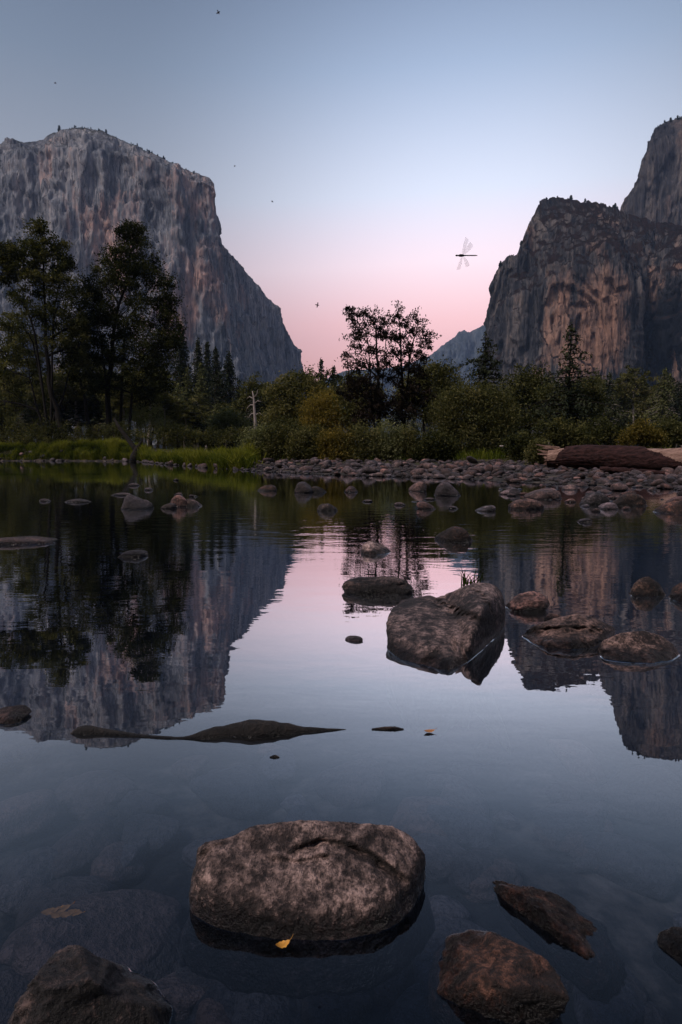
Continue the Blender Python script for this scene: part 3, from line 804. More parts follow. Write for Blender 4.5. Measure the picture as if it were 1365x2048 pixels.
# middle distance broadleaf trees
tree('broadleaf_tree', (512, 850), 120, [([(512, 855), (512, 800), (512, 765)], 0.3)],
     [(512, 765, 16, 16), (495, 785, 20, 18), (530, 785, 20, 18), (512, 800, 34, 26), (480, 815, 22, 20), (545, 815, 22, 26)], 120, 44, 0.5, 'leaf_mid',
     'round-topped green tree behind the grey snag', 'tree', seed=21)
tree('broadleaf_tree', (455, 868), 98, [([(455, 870), (455, 845), (455, 830)], 0.16)],
     [(455, 836, 26, 18), (435, 848, 20, 16), (476, 848, 20, 16)], 80, 44, 0.34, 'leaf_pale', 'small rounded grey-green tree left of the snag', 'tree', seed=22)
tree('broadleaf_tree', (595, 870), 72, [([(600, 890), (598, 840), (598, 790), (600, 755)], 0.3), ([(598, 840), (575, 800), (560, 780)], 0.15)],
     [(605, 762, 22, 24), (580, 772, 24, 24), (628, 775, 20, 22), (560, 795, 26, 28), (600, 800, 44, 34), (640, 805, 30, 30), (560, 835, 34, 30), (610, 845, 44, 30)], 240, 84, 0.29, 'leaf_mid',
     'dark green spreading tree rising where the pale cliff meets the pink sky', 'tree', seed=23)
tree('broadleaf_tree', (660, 880), 62, [([(660, 890), (660, 840), (655, 800)], 0.18), ([(660, 870), (680, 830), (690, 800)], 0.12)],
     [(655, 800, 32, 20), (630, 820, 26, 24), (684, 820, 28, 24), (660, 835, 42, 28), (700, 845, 26, 24), (640, 860, 36, 24)], 190, 86, 0.22, 'leaf_yellow',
     'rounded yellowing willow in the middle of the far bank', 'tree', seed=24, droop=0.2, asp=0.35)
tree('broadleaf_tree', (660, 830), 170, [([(655, 850), (655, 790), (652, 750)], 0.3)],
     [(650, 752, 14, 12), (625, 752, 14, 12), (672, 760, 16, 14), (640, 780, 34, 22), (685, 785, 20, 18)], 110, 34, 0.6, 'leaf_dark',
     'ragged dark treetop under the tiny conifer tip', 'tree', seed=25)

# the two see-through trees against the pink sky
T['C'] = tree('broadleaf_tree', (757, 880), 52,
     [([(760, 890), (758, 840), (757, 780), (755, 720), (752, 668), (746, 640)], 0.26), ([(755, 700), (735, 668), (712, 640), (694, 626)], 0.08), ([(756, 730), (735, 712), (705, 705), (688, 712)], 0.07), ([(754, 690), (775, 655), (785, 640)], 0.08)],
     [(712, 622, 22, 10), (694, 632, 11, 14), (738, 625, 20, 12), (720, 648, 24, 14), (755, 645, 22, 16), (738, 668, 28, 14), (710, 672, 22, 12), (766, 672, 16, 14),
      (725, 698, 28, 12), (695, 712, 14, 12), (755, 705, 24, 12), (718, 728, 34, 12), (765, 735, 26, 14), (720, 755, 34, 16), (775, 640, 14, 12), (735, 790, 40, 26), (772, 805, 34, 28), (698, 775, 28, 18), (740, 830, 44, 30)],
     285, 32, 0.235, 'leaf_black', 'open dark tree with drooping sprays, left of a pair against the pink sky', 'tree', seed=26, clump_r=0.36, droop=0.35, asp=0.42, limb_r=0.5)
T['D'] = tree('broadleaf_tree', (805, 880), 53,
     [([(806, 890), (806, 830), (806, 770), (804, 700), (800, 640), (795, 612)], 0.20), ([(806, 740), (822, 700), (835, 660), (838, 632)], 0.12), ([(806, 720), (840, 690), (865, 672)], 0.07)],
     [(794, 620, 10, 14), (800, 645, 18, 16), (832, 640, 16, 14), (838, 662, 18, 14), (815, 668, 24, 16), (790, 672, 20, 16), (862, 668, 12, 8), (850, 688, 22, 10),
      (815, 700, 30, 16), (785, 705, 18, 14), (845, 715, 20, 14), (810, 732, 34, 16), (785, 755, 24, 16), (840, 750, 24, 16), (812, 780, 34, 22), (838, 795, 34, 26), (800, 820, 44, 28), (770, 725, 18, 14)],
     275, 31, 0.235, 'leaf_black', 'open dark tree with upswept branches, right of a pair against the pink sky', 'tree', seed=27, clump_r=0.34, droop=0.25, asp=0.42, limb_r=0.5)

# big dark bushes of the centre and right
tree('broadleaf_tree', (848, 880), 58, [([(848, 890), (848, 820), (850, 770)], 0.2)],
     [(862, 748, 22, 20), (835, 760, 22, 20), (885, 750, 20, 18), (850, 785, 40, 30), (900, 780, 26, 24), (820, 800, 26, 26), (870, 815, 44, 30)], 210, 84, 0.24, 'leaf_mid',
     'dark rounded tree right of the see-through pair', 'tree', seed=41)
tree('broadleaf_tree', (945, 890), 48, [([(945, 905), (940, 850), (935, 800)], 0.2), ([(945, 900), (975, 840), (985, 800)], 0.14)],
     [(945, 790, 34, 24), (910, 805, 34, 30), (985, 800, 32, 28), (890, 840, 34, 34), (950, 835, 54, 36), (1010, 840, 32, 32), (930, 875, 54, 28), (990, 875, 44, 28), (880, 885, 34, 22)], 360, 100, 0.19, 'leaf_mid',
     'large dark willow thicket overhanging the cobbles', 'tree', seed=42, asp=0.38)
tree('broadleaf_tree', (720, 870), 60, [([(722, 880), (722, 820), (720, 790)], 0.16)],
     [(718, 770, 24, 20), (700, 795, 22, 24), (740, 800, 26, 26), (720, 825, 36, 26)], 130, 54, 0.30, 'leaf_mid', 'mid green tree beneath the drooping sprays', 'tree', seed=43)
tree('broadleaf_tree', (1060, 870), 75, [([(1060, 880), (1058, 830), (1055, 780)], 0.24)],
     [(1055, 760, 26, 26), (1030, 780, 26, 28), (1080, 775, 26, 26), (1055, 810, 44, 32), (1095, 815, 28, 28), (1040, 845, 44, 24)], 210, 54, 0.36, 'leaf_mid',
     'olive tree between the ragged conifer and the tall thin-topped conifer', 'tree', seed=44)
tree('broadleaf_tree', (1140, 870), 66, [([(1140, 875), (1140, 830), (1138, 800)], 0.2)],
     [(1105, 785, 24, 26), (1170, 780, 26, 24), (1140, 800, 44, 34), (1185, 810, 26, 26), (1140, 835, 50, 24)], 180, 54, 0.32, 'leaf_mid',
     'dense dark tree wrapped round the foot of the thin-topped conifer', 'tree', seed=45)

spec = [(530, 845, 932, 80, 44, 'leaf_pale', 'grey-green willow shrub at the right end of the bright grass'),
        (575, 838, 930, 80, 43, 'leaf_mid', 'olive willow shrub right of the grey-green one by the grass'),
        (625, 850, 930, 84, 42, 'leaf_mid', 'low willow shrub in front of the yellowing willow'),
        (672, 858, 930, 76, 41, 'leaf_yellow', 'yellow-tinged willow shrub by the cobbles in the middle of the bank'),
        (718, 845, 930, 80, 41, 'leaf_mid', 'willow shrub below the drooping dark tree'),
        (770, 848, 930, 80, 41, 'leaf_pale', 'light green upright willow shrub below the see-through pair'),
        (822, 856, 930, 80, 41, 'leaf_mid', 'russet-green willow shrub right of the light upright one'),
        (872, 862, 932, 80, 40, 'leaf_dark', 'dark low shrub at the left foot of the large thicket'),
        (1045, 862, 935, 70, 40, 'leaf_dark', 'dark low shrub against the left end of the fallen log'),
        (1082, 880, 938, 44, 33, 'leaf_mid', 'small green shrub touching the broken end of the fallen log'),
        (1120, 838, 900, 110, 48, 'leaf_dark', 'dark shrub behind the left end of the log'),
        (1195, 838, 900, 110, 50, 'leaf_dark', 'dark shrub behind the middle of the log'),
        (1285, 842, 900, 80, 47, 'leaf_yellow', 'yellow-green shrub behind the log, brightest along it'),
        (1345, 836, 900, 100, 50, 'leaf_mid', 'green shrub behind the right end of the log'),
        (1420, 836, 900, 100, 50, 'leaf_mid', 'green shrub beyond the right edge of the log')]
for k_, (px, t_, b_, w, Y, mt, lab) in enumerate(spec):
    shrub(px, t_, b_, w, Y, mt, lab, 60 + k_, 130, 72, 0.0041 * Y, stems=7)

# grey snag
def snag():
    Y = 92; rng = np.random.default_rng(3)
    b = at(510, 868, Y); gz = float(ground_z(np.array([b[0]]), np.array([Y]))[0])
    org = np.array([b[0], Y, gz])
    root = root_at('dead_tree', org, 'bare grey dead snag standing in front of the round-topped tree', 'tree')
    tb = Buf()
    P = np.array([at(x, y, Y) for x, y in [(512, 868), (511, 840), (509, 815), (508, 795), (505, 782)]]); P[0, 2] = gz - 0.1
    tb.tube(P - org, [0.30, 0.24, 0.2, 0.14, 0.05], 8)
    link('trunk', tb.mesh('trunk', M['bark_grey']), root)
    for pts in [[(509, 810), (500, 809), (492, 815), (488, 825)], [(509, 808), (518, 803), (527, 806)], [(508, 798), (499, 793), (493, 797)], [(508, 796), (515, 788), (517, 780)],
                [(511, 830), (520, 826), (528, 832)], [(511, 826), (503, 828), (497, 836)]]:
        bb = Buf(); Q = np.array([at(x, y, Y) for x, y in pts]); Q[:, 1] += np.linspace(0, rng.normal() * 1.0, len(pts))
        bb.tube(Q - org, np.linspace(0.11, 0.02, len(pts)), 5)
        link('branch', bb.mesh('branch', M['bark_grey']), root)
snag()

# background woods (copies of a few kinds, far behind)
protos = [T['A'], T['B']]
bgp = [conifer('pine_tree', 1215, 745, 850, 80, 150, 'needle', 'dark green conifer in the woods under the right cliff', 71, 'conifers in the woods below the cliffs', 1.0, 0.3, bark='bark_grey', bare=0.30),
       conifer('pine_tree', 1325, 738, 850, 90, 160, 'needle_light', 'dark green conifer in the woods under the right cliff', 72, 'conifers in the woods below the cliffs', 1.0, 0.35, bark='bark_grey', bare=0.36),
       tree('broadleaf_tree', (1270, 840), 170, [([(1270, 850), (1268, 800), (1272, 760)], 0.4)], [(1270, 750, 24, 24), (1250, 770, 26, 26), (1290, 768, 24, 24), (1270, 790, 40, 28)], 110, 40, 0.62, 'leaf_mid',
            'pale-trunked broadleaf tree in the woods under the right cliff', 'tree', 'broadleaf trees in the woods below the cliffs', seed=73, bark='bark_grey')]
rngb = np.random.default_rng(77)
H_of = [None] * 3
for k_ in range(46):
    if k_ < 24: px = 1180 + k_ * 11 + rngb.normal() * 4; Y = rngb.uniform(150, 260)
    else: px = 330 + (k_ - 24) * 38 + rngb.normal() * 8; Y = rngb.uniform(230, 420)
    pi_ = int(rngb.integers(0, 3)) if k_ < 24 else int(rngb.integers(0, 2))
    p = at(px, 870, Y); gz = float(ground_z(np.array([p[0]]), np.array([Y]))[0])
    src = bgp[pi_]
    top_py = (rngb.uniform(735, 775) if k_ < 24 else rngb.uniform(768, 815))
    want = at(px, top_py, Y)[2] - gz
    have = (at(1215, 745, 150)[2], at(1325, 738, 160)[2], at(1270, 735, 170)[2])[pi_]
    s = want / have
    where = 'under the right cliff' if k_ < 24 else 'far across the valley floor'
    copy_thing(src, (p[0], Y, gz - 0.05), rngb.uniform(0, 6.28), (s * rngb.uniform(0.9, 1.3), s * rngb.uniform(0.9, 1.3), s),
               ('dark green conifer in the woods %s' if pi_ < 2 else 'pale-trunked broadleaf tree in the woods %s') % where,
               ('conifers' if pi_ < 2 else 'broadleaf trees') + (' in the woods below the cliffs' if k_ < 24 else ' far across the valley floor'))

for k_ in range(58):
    px = (-40 + k_ * 19 if k_ < 34 else -30 + (k_ - 34) * 15.5) + rngb.normal() * 6; Y = rngb.uniform(105, 150)
    pi_ = int(rngb.choice([0, 1, 2, 2])); src = bgp[pi_]
    p = at(px, 870, Y); gz = float(ground_z(np.array([p[0]]), np.array([Y]))[0])
    want = at(px, rngb.uniform(775, 825) if px > 330 or k_ % 2 else rngb.uniform(715, 775), Y)[2] - gz
    s = want / (at(1215, 745, 150)[2], at(1325, 738, 160)[2], at(1270, 735, 170)[2])[pi_]
    copy_thing(src, (p[0], Y, gz - 0.05), rngb.uniform(0, 6.28), (s * rngb.uniform(1.4, 2.0), s * rngb.uniform(1.4, 2.0), s),
               'low dark conifer in the thickets behind the far bank' if pi_ < 2 else 'low broadleaf tree in the thickets behind the far bank',
               'low conifers behind the far bank' if pi_ < 2 else 'low broadleaf trees behind the far bank')

# small conifers along the cliff rims
rp = conifer('pine_tree', 120, 264, 276, 6, 1860, 'needle', 'tiny conifer on the rim of the pale monolith', 81, 'conifers on the rim of the pale monolith', 1.0, 0.3, leaf=3.2, z0=at(120, 276, 1860)[2])
T0 = rim_el[int(np.argmin(np.abs(project(rim_el)[0] - 120)))]
rp.location = T0 - np.array([0, 0, 2.0])
rp_h = at(120, 264, 1860)[2] - at(120, 276, 1860)[2]
def rim_trees(rim, xr, n, lab, grp, hmin, hmax, seed, setback=25):
    rng = np.random.default_rng(seed)
    xs, ys, _ = project(rim)
    for _k in range(n):
        if _k % 4 == 0: xc_ = rng.uniform(*xr)
        x = np.clip(xc_ + rng.normal() * 6, *xr) if rng.random() < 0.75 else rng.uniform(*xr)
        kk = int(np.argmin(np.abs(xs - x)))
        p = rim[kk].copy(); aw = p / np.linalg.norm(p[:2]); p = p + np.array([aw[0], aw[1], 0]) * rng.uniform(-10, setback)
        h = min(rng.lognormal(math.log((hmin + hmax) * 0.42), 0.4), hmax * 1.3)
        s = h / 18.0
        copy_thing(rp, tuple(p - np.array([0, 0, 2.5])), rng.uniform(0, 6.28), (s * 1.25, s * 1.25, s), lab, grp)
rim_trees(rim_el, (2, 82), 10, 'tiny conifer on the rim of the pale monolith', 'conifers on the rim of the pale monolith', 4, 8, 1)
rim_trees(rim_el, (140, 425), 130, 'tiny conifer on the rim of the pale monolith', 'conifers on the rim of the pale monolith', 3, 7.5, 2)
rim_trees(rim_el, (440, 600), 14, 'tiny conifer on the rim of the pale monolith', 'conifers on the rim of the pale monolith', 4, 7, 5)
rim_trees(rim_rt, (1080, 1250), 36, 'tiny conifer on the rim of the brown buttress', 'conifers on the rim of the brown buttress', 4, 8.5, 3)
rim_trees(rim_rt, (990, 1075), 12, 'tiny conifer on the rim of the brown buttress', 'conifers on the rim of the brown buttress', 4, 7, 6, 8)
rim_trees(rim_rr, (1310, 1364), 9, 'tiny conifer on the rim of the dark tower', 'conifers on the rim of the dark tower', 7, 12, 4)

# ------------------------------------------------------------------ grass
def grass_mesh(n, sampler, h0, h1, w, seed):
    rng = np.random.default_rng(seed)
    P = sampler(n, rng)
    P[:, 2] = ground_z(P[:, 0], P[:, 1]) - 0.03
    cl = fbm(np.stack([P[:, 0] * 0.35, P[:, 1] * 0.35, P[:, 0] * 0], 1), 3)
    big = fbm(np.stack([P[:, 0] * 0.9, P[:, 1] * 0.9, P[:, 0] * 0 + 5], 1), 2)
    hh = rng.uniform(h0, h1, n) * np.clip(1 + 0.6 * cl + 0.9 * big, 0.25, 2.2)
    lean = rng.normal(size=(n, 3)) * 0.28; lean[:, 2] = 1
    lean /= np.linalg.norm(lean, axis=1)[:, None]
    side = np.cross(lean, rng.normal(size=(n, 3))); side /= np.linalg.norm(side, axis=1)[:, None]
    mid = P + lean * hh[:, None] * 0.55
    bend = rng.normal(size=(n, 3)) * 0.4; bend[:, 2] = 0.55
    tip = mid + bend * hh[:, None] * 0.5
    V = np.stack([P - side * w, P + side * w, mid + side * w * 0.7, mid - side * w * 0.7, tip], 1).reshape(-1, 3)
    b = np.arange(n)[:, None] * 5
    q = b + np.array([[0, 1, 2, 3]]); t = b + np.array([[3, 2, 4]])
    tint = np.clip(0.42 + 0.45 * cl + 0.5 * big + rng.normal(size=n) * 0.15, 0, 1)
    return V, q, t, np.repeat(tint, 5)
def strip(x0, x1, Y0, Y1):
    def f(n, rng):
        Y = rng.uniform(Y0, Y1, n); px = rng.uniform(x0, x1, n)
        return np.stack([(px - CX) / F_PX * Y * 1.005, Y, np.zeros(n)], 1)
    return f
def clumpy(x0, x1, Yf, n_c, seed):
    def f(n, rng):
        r2 = np.random.default_rng(seed)
        cx = r2.uniform(x0, x1, n_c); cy = 0.1 + 8.0 * r2.uniform(0, 1, n_c) ** 1.7
        k_ = rng.integers(0, n_c, n)
        px = cx[k_] + rng.normal(size=n) * 6
        az = np.arctan((px - CX) / F_PX)
        r = np.interp(az, sh_az, sh_r) + cy[k_] + np.abs(rng.normal(size=n)) * 0.8
        return np.stack([r * np.sin(az), r * np.cos(az), np.zeros(n)], 1)
    return f
gb = Buf()
for (x0, x1, n, h0, h1, ncl, sd) in [(110, 292, 40000, 0.5, 1.1, 190, 1), (292, 510, 22000, 0.45, 1.15, 60, 2), (-60, 118, 22000, 0.3, 0.8, 170, 3)]:
    V, q, t, ti = grass_mesh(n, clumpy(x0, x1, None, ncl, sd), h0, h1, 0.035, sd)
    gb.add(V, q, t, ti)
for (x0, x1, Y0, Y1, n) in [(960, 1500, 42, 75, 9000), (520, 1000, 42, 60, 7000)]:
    V, q, t, ti = grass_mesh(n, strip(x0, x1, Y0, Y1), 0.3, 0.8, 0.03, n)
    gb.add(V, q, t, ti * 0.7)
gr = link('grass', gb.mesh('grass', M['grass'], False))
tag(gr, 'bright yellow-green meadow grass along the far bank', 'grass', kind='stuff')

# ------------------------------------------------------------------ rocks
def ico(sub):
    bm = bmesh.new(); bmesh.ops.create_icosphere(bm, subdivisions=sub, radius=1.0)
    V = np.array([v.co[:] for v in bm.verts]); Fc = np.array([[v.index for v in f.verts] for f in bm.faces]); bm.free()
    return V, Fc
ICO = {k_: ico(k_) for k_ in (2, 3, 4, 5, 6)}

def rock_shape(sub, seed, nplanes=13, p=9.0, rough=0.05, planes=None, ridge=0.03):
    rng = np.random.default_rng(seed)
    V, Fc = ICO[sub]
    N = rng.normal(size=(nplanes, 3)); N /= np.linalg.norm(N, axis=1)[:, None]
    hgt = rng.uniform(0.72, 1.0, nplanes)
    base = np.array([(1, 0, 0), (-1, 0, 0), (0, 1, 0), (0, -1, 0), (0, 0, 1), (0, 0, -1)], float); N = np.vstack([N, base]); hgt = np.concatenate([hgt, np.full(6, 1.0)])
    if planes is not None:
        pn = np.array([q[:3] for q in planes], float); pn /= np.linalg.norm(pn, axis=1)[:, None]
        N = np.vstack([pn, base]); hgt = np.concatenate([[q[3] for q in planes], np.full(6, 1.05)])
    c = np.maximum(V @ N.T, 0) / hgt[None]
    r = (c ** p).sum(1) ** (-1 / p)
    P = V * r[:, None]
    n = fbm(P * 2.2 + seed * 3.7, 5, 2.1, 0.52) * rough + ridged(P * 1.6 + seed * 1.9, 4) * ridge
    return P * (1 + n)[:, None], Fc

def px_width(px0, px1, p):
    _, _, dep = project(np.array([p])); return (px1 - px0) / F_PX * dep[0]

def fit_outline(P, outline, above=None):
    O = np.array(outline, float)
    cc = (O.min(0) + O.max(0)) / 2
    seg = np.concatenate([np.linspace(O[q], O[(q + 1) % len(O)], 24, endpoint=False) for q in range(len(O))])
    oa = np.arctan2(seg[:, 1] - cc[1], seg[:, 0] - cc[0]); orr = np.hypot(*(seg - cc).T)
    od = np.argsort(oa); oa, orr = oa[od], orr[od]
    for it in range(3):
        sx, sy, dep = project(P)
        m_ = P[:, 2] > above if above is not None and it == 0 else (vis_ if above is not None else np.ones(len(P), bool))
        vis_ = m_
        an = np.arctan2(sy - cc[1], sx - cc[0]); rd = np.hypot(sx - cc[0], sy - cc[1])
        nb = 72; bi = ((an + math.pi) / (2 * math.pi) * nb).astype(int) % nb
        mx = np.full(nb, 1e-3); np.maximum.at(mx, bi[m_], rd[m_])
        bc = -math.pi + (np.arange(nb) + 0.5) * 2 * math.pi / nb
        rat = np.clip(np.interp(bc, oa, orr, period=2 * math.pi) / mx, 0.6, 1.6)
        rat = (np.roll(rat, 1) + 2 * rat + np.roll(rat, -1)) / 4
        rv = np.interp(an, bc, rat, period=2 * math.pi)
        P = unproject(cc[0] + (sx - cc[0]) * rv, cc[1] + (sy - cc[1]) * rv, dep)
    return P

def rock(label, box, seed, mat='boulder', name='boulder', cat='rock', group=None, aspect=0.8, sub=4, outline=None, planes=None, rough=0.07, ridge=0.035, p=None, rot=None, sink=None):
    """box = px (x0, top, x1, waterline at the front)"""
    x0, y0, x1, y1 = box
    xc = (x0 + x1) / 2
    pf = on_level(xc, y1, 0.0)
    W = px_width(x0, x1, pf)
    D = W * aspect
    c = pf + np.array([pf[0], pf[1], 0]) / np.hypot(pf[0], pf[1]) * D * 0.46
    top = None
    for zt in np.linspace(0.004, 3.0, 1500):
        _, yy, _ = project(np.array([c + np.array([0, D * 0.1, zt])]))
        if yy[0] <= y0: break
        top = zt
    H = max(top or 0.01, 0.01)
    dome = outline is None and planes is None
    p = p or (4.0 if dome else 9.0)
    sink = sink if sink is not None else (0.2 if dome else 0.55)
    P, Fc = rock_shape(sub, seed, planes=planes, rough=rough, ridge=ridge, p=p, nplanes=8 if dome else 13)
    if dome:
        rg_ = np.random.default_rng(seed)
        P[:, 2] *= 1 - 0.5 * np.abs(P[:, 0]) ** 2.2 * (P[:, 2] > 0)
        P[:, 0] += P[:, 2] * rg_.uniform(-0.45, 0.45)
    if rot is not None and planes is None:
        a = rot; Rz = np.array([[math.cos(a), -math.sin(a), 0], [math.sin(a), math.cos(a), 0], [0, 0, 1]]); P = P @ Rz.T
    lo, hi = P.min(0), P.max(0); P = (P - (lo + hi) / 2) / ((hi - lo) / 2)
    cz = -H * sink * 0.5
    hh = (H - cz)
    P = P * np.array([W / 2 * 1.02, D / 2, hh]) + c + np.array([0, 0, cz])
    if outline is not None:
        O = np.array(outline, float)
        cc = O.mean(0)
        # dense polygon, radius by angle
        seg = np.concatenate([np.linspace(O[q], O[(q + 1) % len(O)], 24, endpoint=False) for q in range(len(O))])
        oa = np.arctan2(seg[:, 1] - cc[1], seg[:, 0] - cc[0]); orr = np.hypot(*(seg - cc).T)
        od = np.argsort(oa); oa, orr = oa[od], orr[od]
        for it in range(3):
            sx, sy, dep = project(P)
            if it == 0:
                m0 = np.array([(sx.min() + sx.max()) / 2, (sy.min() + sy.max()) / 2])
                sx = (sx - m0[0]) * (np.ptp(O[:, 0]) / np.ptp(sx)) + cc[0]; sy = (sy - m0[1]) * (np.ptp(O[:, 1]) / np.ptp(sy)) + cc[1]
            an = np.arctan2(sy - cc[1], sx - cc[0]); rd = np.hypot(sx - cc[0], sy - cc[1])
            nb = 90; bi = ((an + math.pi) / (2 * math.pi) * nb).astype(int) % nb
            mx = np.full(nb, 1e-3); np.maximum.at(mx, bi, rd)
            bc = -math.pi + (np.arange(nb) + 0.5) * 2 * math.pi / nb
            want = np.interp(bc, oa, orr, period=2 * math.pi)
            rat = want / mx
            rat = (np.roll(rat, 1) + 2 * rat + np.roll(rat, -1)) / 4
            rv = np.interp(an, bc, rat, period=2 * math.pi)
            P = unproject(cc[0] + (sx - cc[0]) * rv, cc[1] + (sy - cc[1]) * rv, dep)
    org = np.array([c[0], c[1], 0.0])
    o = link(name, mesh_data(name, P - org, Fc, M[mat]), None, tuple(org))
    tag(o, label, cat, group)
    return o, P, Fc

def hull_rock(label, pts, seed, mat, sub=6, p=14.0, rough=0.03, ridge=0.02, grooves=(), name='boulder', outline=None, pts2=None, centre=None):
    """boulder whose facets span surveyed points: the waterline and the crests"""
    def planes_of(A_, c):
        bm = bmesh.new()
        for q in A_: bm.verts.new(q)
        bmesh.ops.convex_hull(bm, input=bm.verts)
        bm.normal_update()
        pl = [(np.array(f.normal[:]), float(np.dot(np.array(f.normal[:]), np.array(f.verts[0].co[:]) - c))) for f in bm.faces]
        bm.free()
        return np.array([n if h > 0 else -n for n, h in pl]), np.abs(np.array([h for _, h in pl])) + 1e-4
    A_ = np.array(pts, float)
    c = A_.mean(0); c[2] = min(c[2], 0.02)
    if centre is not None: c = np.array(centre, float)
    V, Fc = ICO[sub]
    def radius(Q):
        Nn, hh = planes_of(np.array(Q, float), c)
        return (np.maximum(V @ Nn.T / hh[None], 0) ** p).sum(1) ** (-1 / p)
    r = radius(pts)
    if pts2 is not None: r = np.maximum(r, radius(pts2))
    size = np.median(r)
    q = V * r[:, None] / size
    n = fbm(q * 2.0 + seed * 3.7, 6, 2.1, 0.55) * rough + ridged(q * 1.5 + seed * 1.9, 4) * ridge
    P = c + q * size * (1 + n)[:, None]
    if outline is not None: P = fit_outline(P, outline, 0.0)
    for line, wpx, dep in grooves:
        sx, sy, dd = project(P)
        best = np.full(len(P), 1e9); side = np.zeros(len(P))
        for (x0, y0), (x1, y1) in zip(line[:-1], line[1:]):
            ex, ey = x1 - x0, y1 - y0; ll = math.hypot(ex, ey)
            tt = np.clip(((sx - x0) * ex + (sy - y0) * ey) / ll ** 2, 0, 1)
            d_ = np.hypot(sx - x0 - tt * ex, sy - y0 - tt * ey); sg = np.sign((sx - x0) * ey - (sy - y0) * ex)
            m_ = d_ < best; best[m_] = d_[m_]; side[m_] = sg[m_]
        wob = 1 + 0.6 * pnoise(P * 30)
        am = np.where(side < 0, np.exp(-(best / (wpx * 3.0)) ** 2), np.exp(-(best / wpx) ** 2)) * dep * wob
        vis = P[:, 1] < c[1] + 0.3 * size
        vd = P - np.array([0, 0, CAM_H]); vd /= np.linalg.norm(vd, axis=1)[:, None]
        P = P + vd * (am * np.clip(wob, 0, 2) * (P[:, 2] > -0.02))[:, None]
    org = np.array([c[0], c[1], 0.0])
    o = link(name, mesh_data(name, P - org, Fc, M[mat]), None, tuple(org))
    tag(o, label, 'rock')
    MAIN.append((o, P, Fc))
    return o
def under(pts, dz=0.12, grow=1.04):
    A_ = np.array(pts); c = A_.mean(0); B_ = c + (A_ - c) * grow; B_[:, 2] = -dz; return list(B_)
MAIN = []
def R(*a, **k):
    MAIN.append(rock(*a, **k)); return MAIN[-1]

wl = [on_level(x, y) for x, y in [(377, 1822), (400, 1846), (460, 1872), (560, 1890), (660, 1891), (760, 1876), (805, 1848), (842, 1795), (856, 1745)]]
wl += [on_level(x, y) for x, y in [(420, 1720), (500, 1690), (600, 1680), (700, 1680), (790, 1688), (845, 1725)]]
up_ = [at(*q) for q in [(379, 1775, 1.22), (402, 1770, 1.20), (470, 1800, 1.165), (560, 1822, 1.145), (660, 1824, 1.142), (750, 1808, 1.16), (836, 1738, 1.26), (408, 1690, 1.30), (470, 1662, 1.31), (520, 1647, 1.33), (600, 1640, 1.33), (700, 1641, 1.335), (790, 1646, 1.34), (828, 1672, 1.33), (852, 1708, 1.30)]]
hull_rock('large mottled pale-topped boulder in the dark water nearest the middle of the foreground', wl + under(wl) + up_, 5, 'boulder', p=18, rough=0.03, ridge=0.022,
          outline=[(374, 1805), (384, 1750), (396, 1700), (410, 1676), (428, 1684), (470, 1664), (520, 1647), (600, 1640), (700, 1642), (788, 1648), (826, 1672), (852, 1706), (852, 1750), (838, 1798), (805, 1848), (760, 1874), (660, 1890), (560, 1888), (460, 1870), (398, 1842)],
          grooves=[([(590, 1700), (640, 1682), (700, 1692), (750, 1716), (805, 1756)], 4, 0.020), ([(404, 1710), (425, 1697), (450, 1677)], 4, 0.012), ([(550, 1716), (600, 1724), (650, 1712)], 3, 0.008)])
R('dark brown boulder cut off by the bottom of the picture, with one white fleck', (10, 1890, 352, 2130), 12, 'boulder_dark', sub=6, aspect=0.9, p=16, rough=0.07, ridge=0.055,
  outline=[(0, 2070), (30, 2008), (70, 1950), (108, 1906), (140, 1889), (166, 1890), (200, 1914), (260, 1934), (310, 1964), (332, 1998), (352, 2010), (352, 2080), (300, 2170), (40, 2170)])
R('dark boulder with orange lichen specks at the bottom, right of the mottled boulder', (856, 1858, 1140, 2045), 23, 'boulder_dark', sub=6, aspect=0.85, p=16, rough=0.06, ridge=0.05,
  outline=[(856, 2010), (857, 1950), (870, 1900), (900, 1868), (945, 1858), (985, 1862), (1030, 1884), (1090, 1914), (1120, 1950), (1141, 1992), (1130, 2026), (1080, 2066), (980, 2085), (880, 2070)])
def flat_rock():
    a, b = on_level(1022, 1766), on_level(1214, 1884)
    c = (a + b) / 2; ln = np.linalg.norm(b - a); ang = math.atan2(b[1] - a[1], b[0] - a[0])
    P, Fc = rock_shape(6, 31, rough=0.10, p=5.0, ridge=0.05)
    lo, hi = P.min(0), P.max(0); P = (P - (lo + hi) / 2) / ((hi - lo) / 2)
    P[:, 1] *= 1 + 0.25 * P[:, 0]
    P = P * np.array([ln / 2 * 1.30, 0.072, 0.085]); P[:, 2] += -0.048 + 0.010 * P[:, 0] / ln
    Rz = np.array([[math.cos(ang), -math.sin(ang), 0], [math.sin(ang), math.cos(ang), 0], [0, 0, 1]])
    o = link('boulder', mesh_data('boulder', P @ Rz.T, Fc, M['boulder_dark']), None, (c[0], c[1], 0))
    tag(o, 'long flat dark rock barely breaking the surface, slanting down to the right', 'rock')
flat_rock()
R('small dark rock cut off by the right edge beside the flat slanting rock', (1313, 1864, 1430, 1935), 37, 'boulder_dark', sub=4)
wl = [on_level(x, y) for x, y in [(773, 1296), (800, 1322), (840, 1338), (880, 1347), (905, 1342), (960, 1306), (1002, 1267)]] + [np.array([0.45, 3.9, 0]), np.array([0.95, 3.8, 0])]
slab = wl + under(wl, 0.3, 0.9) + [at(*q) for q in [(773, 1262, 3.05), (784, 1222, 3.30), (803, 1200, 3.50), (834, 1192, 3.60), (868, 1191, 3.60), (905, 1215, 3.5), (945, 1238, 3.1), (905, 1300, 2.74), (985, 1240, 3.3)]]
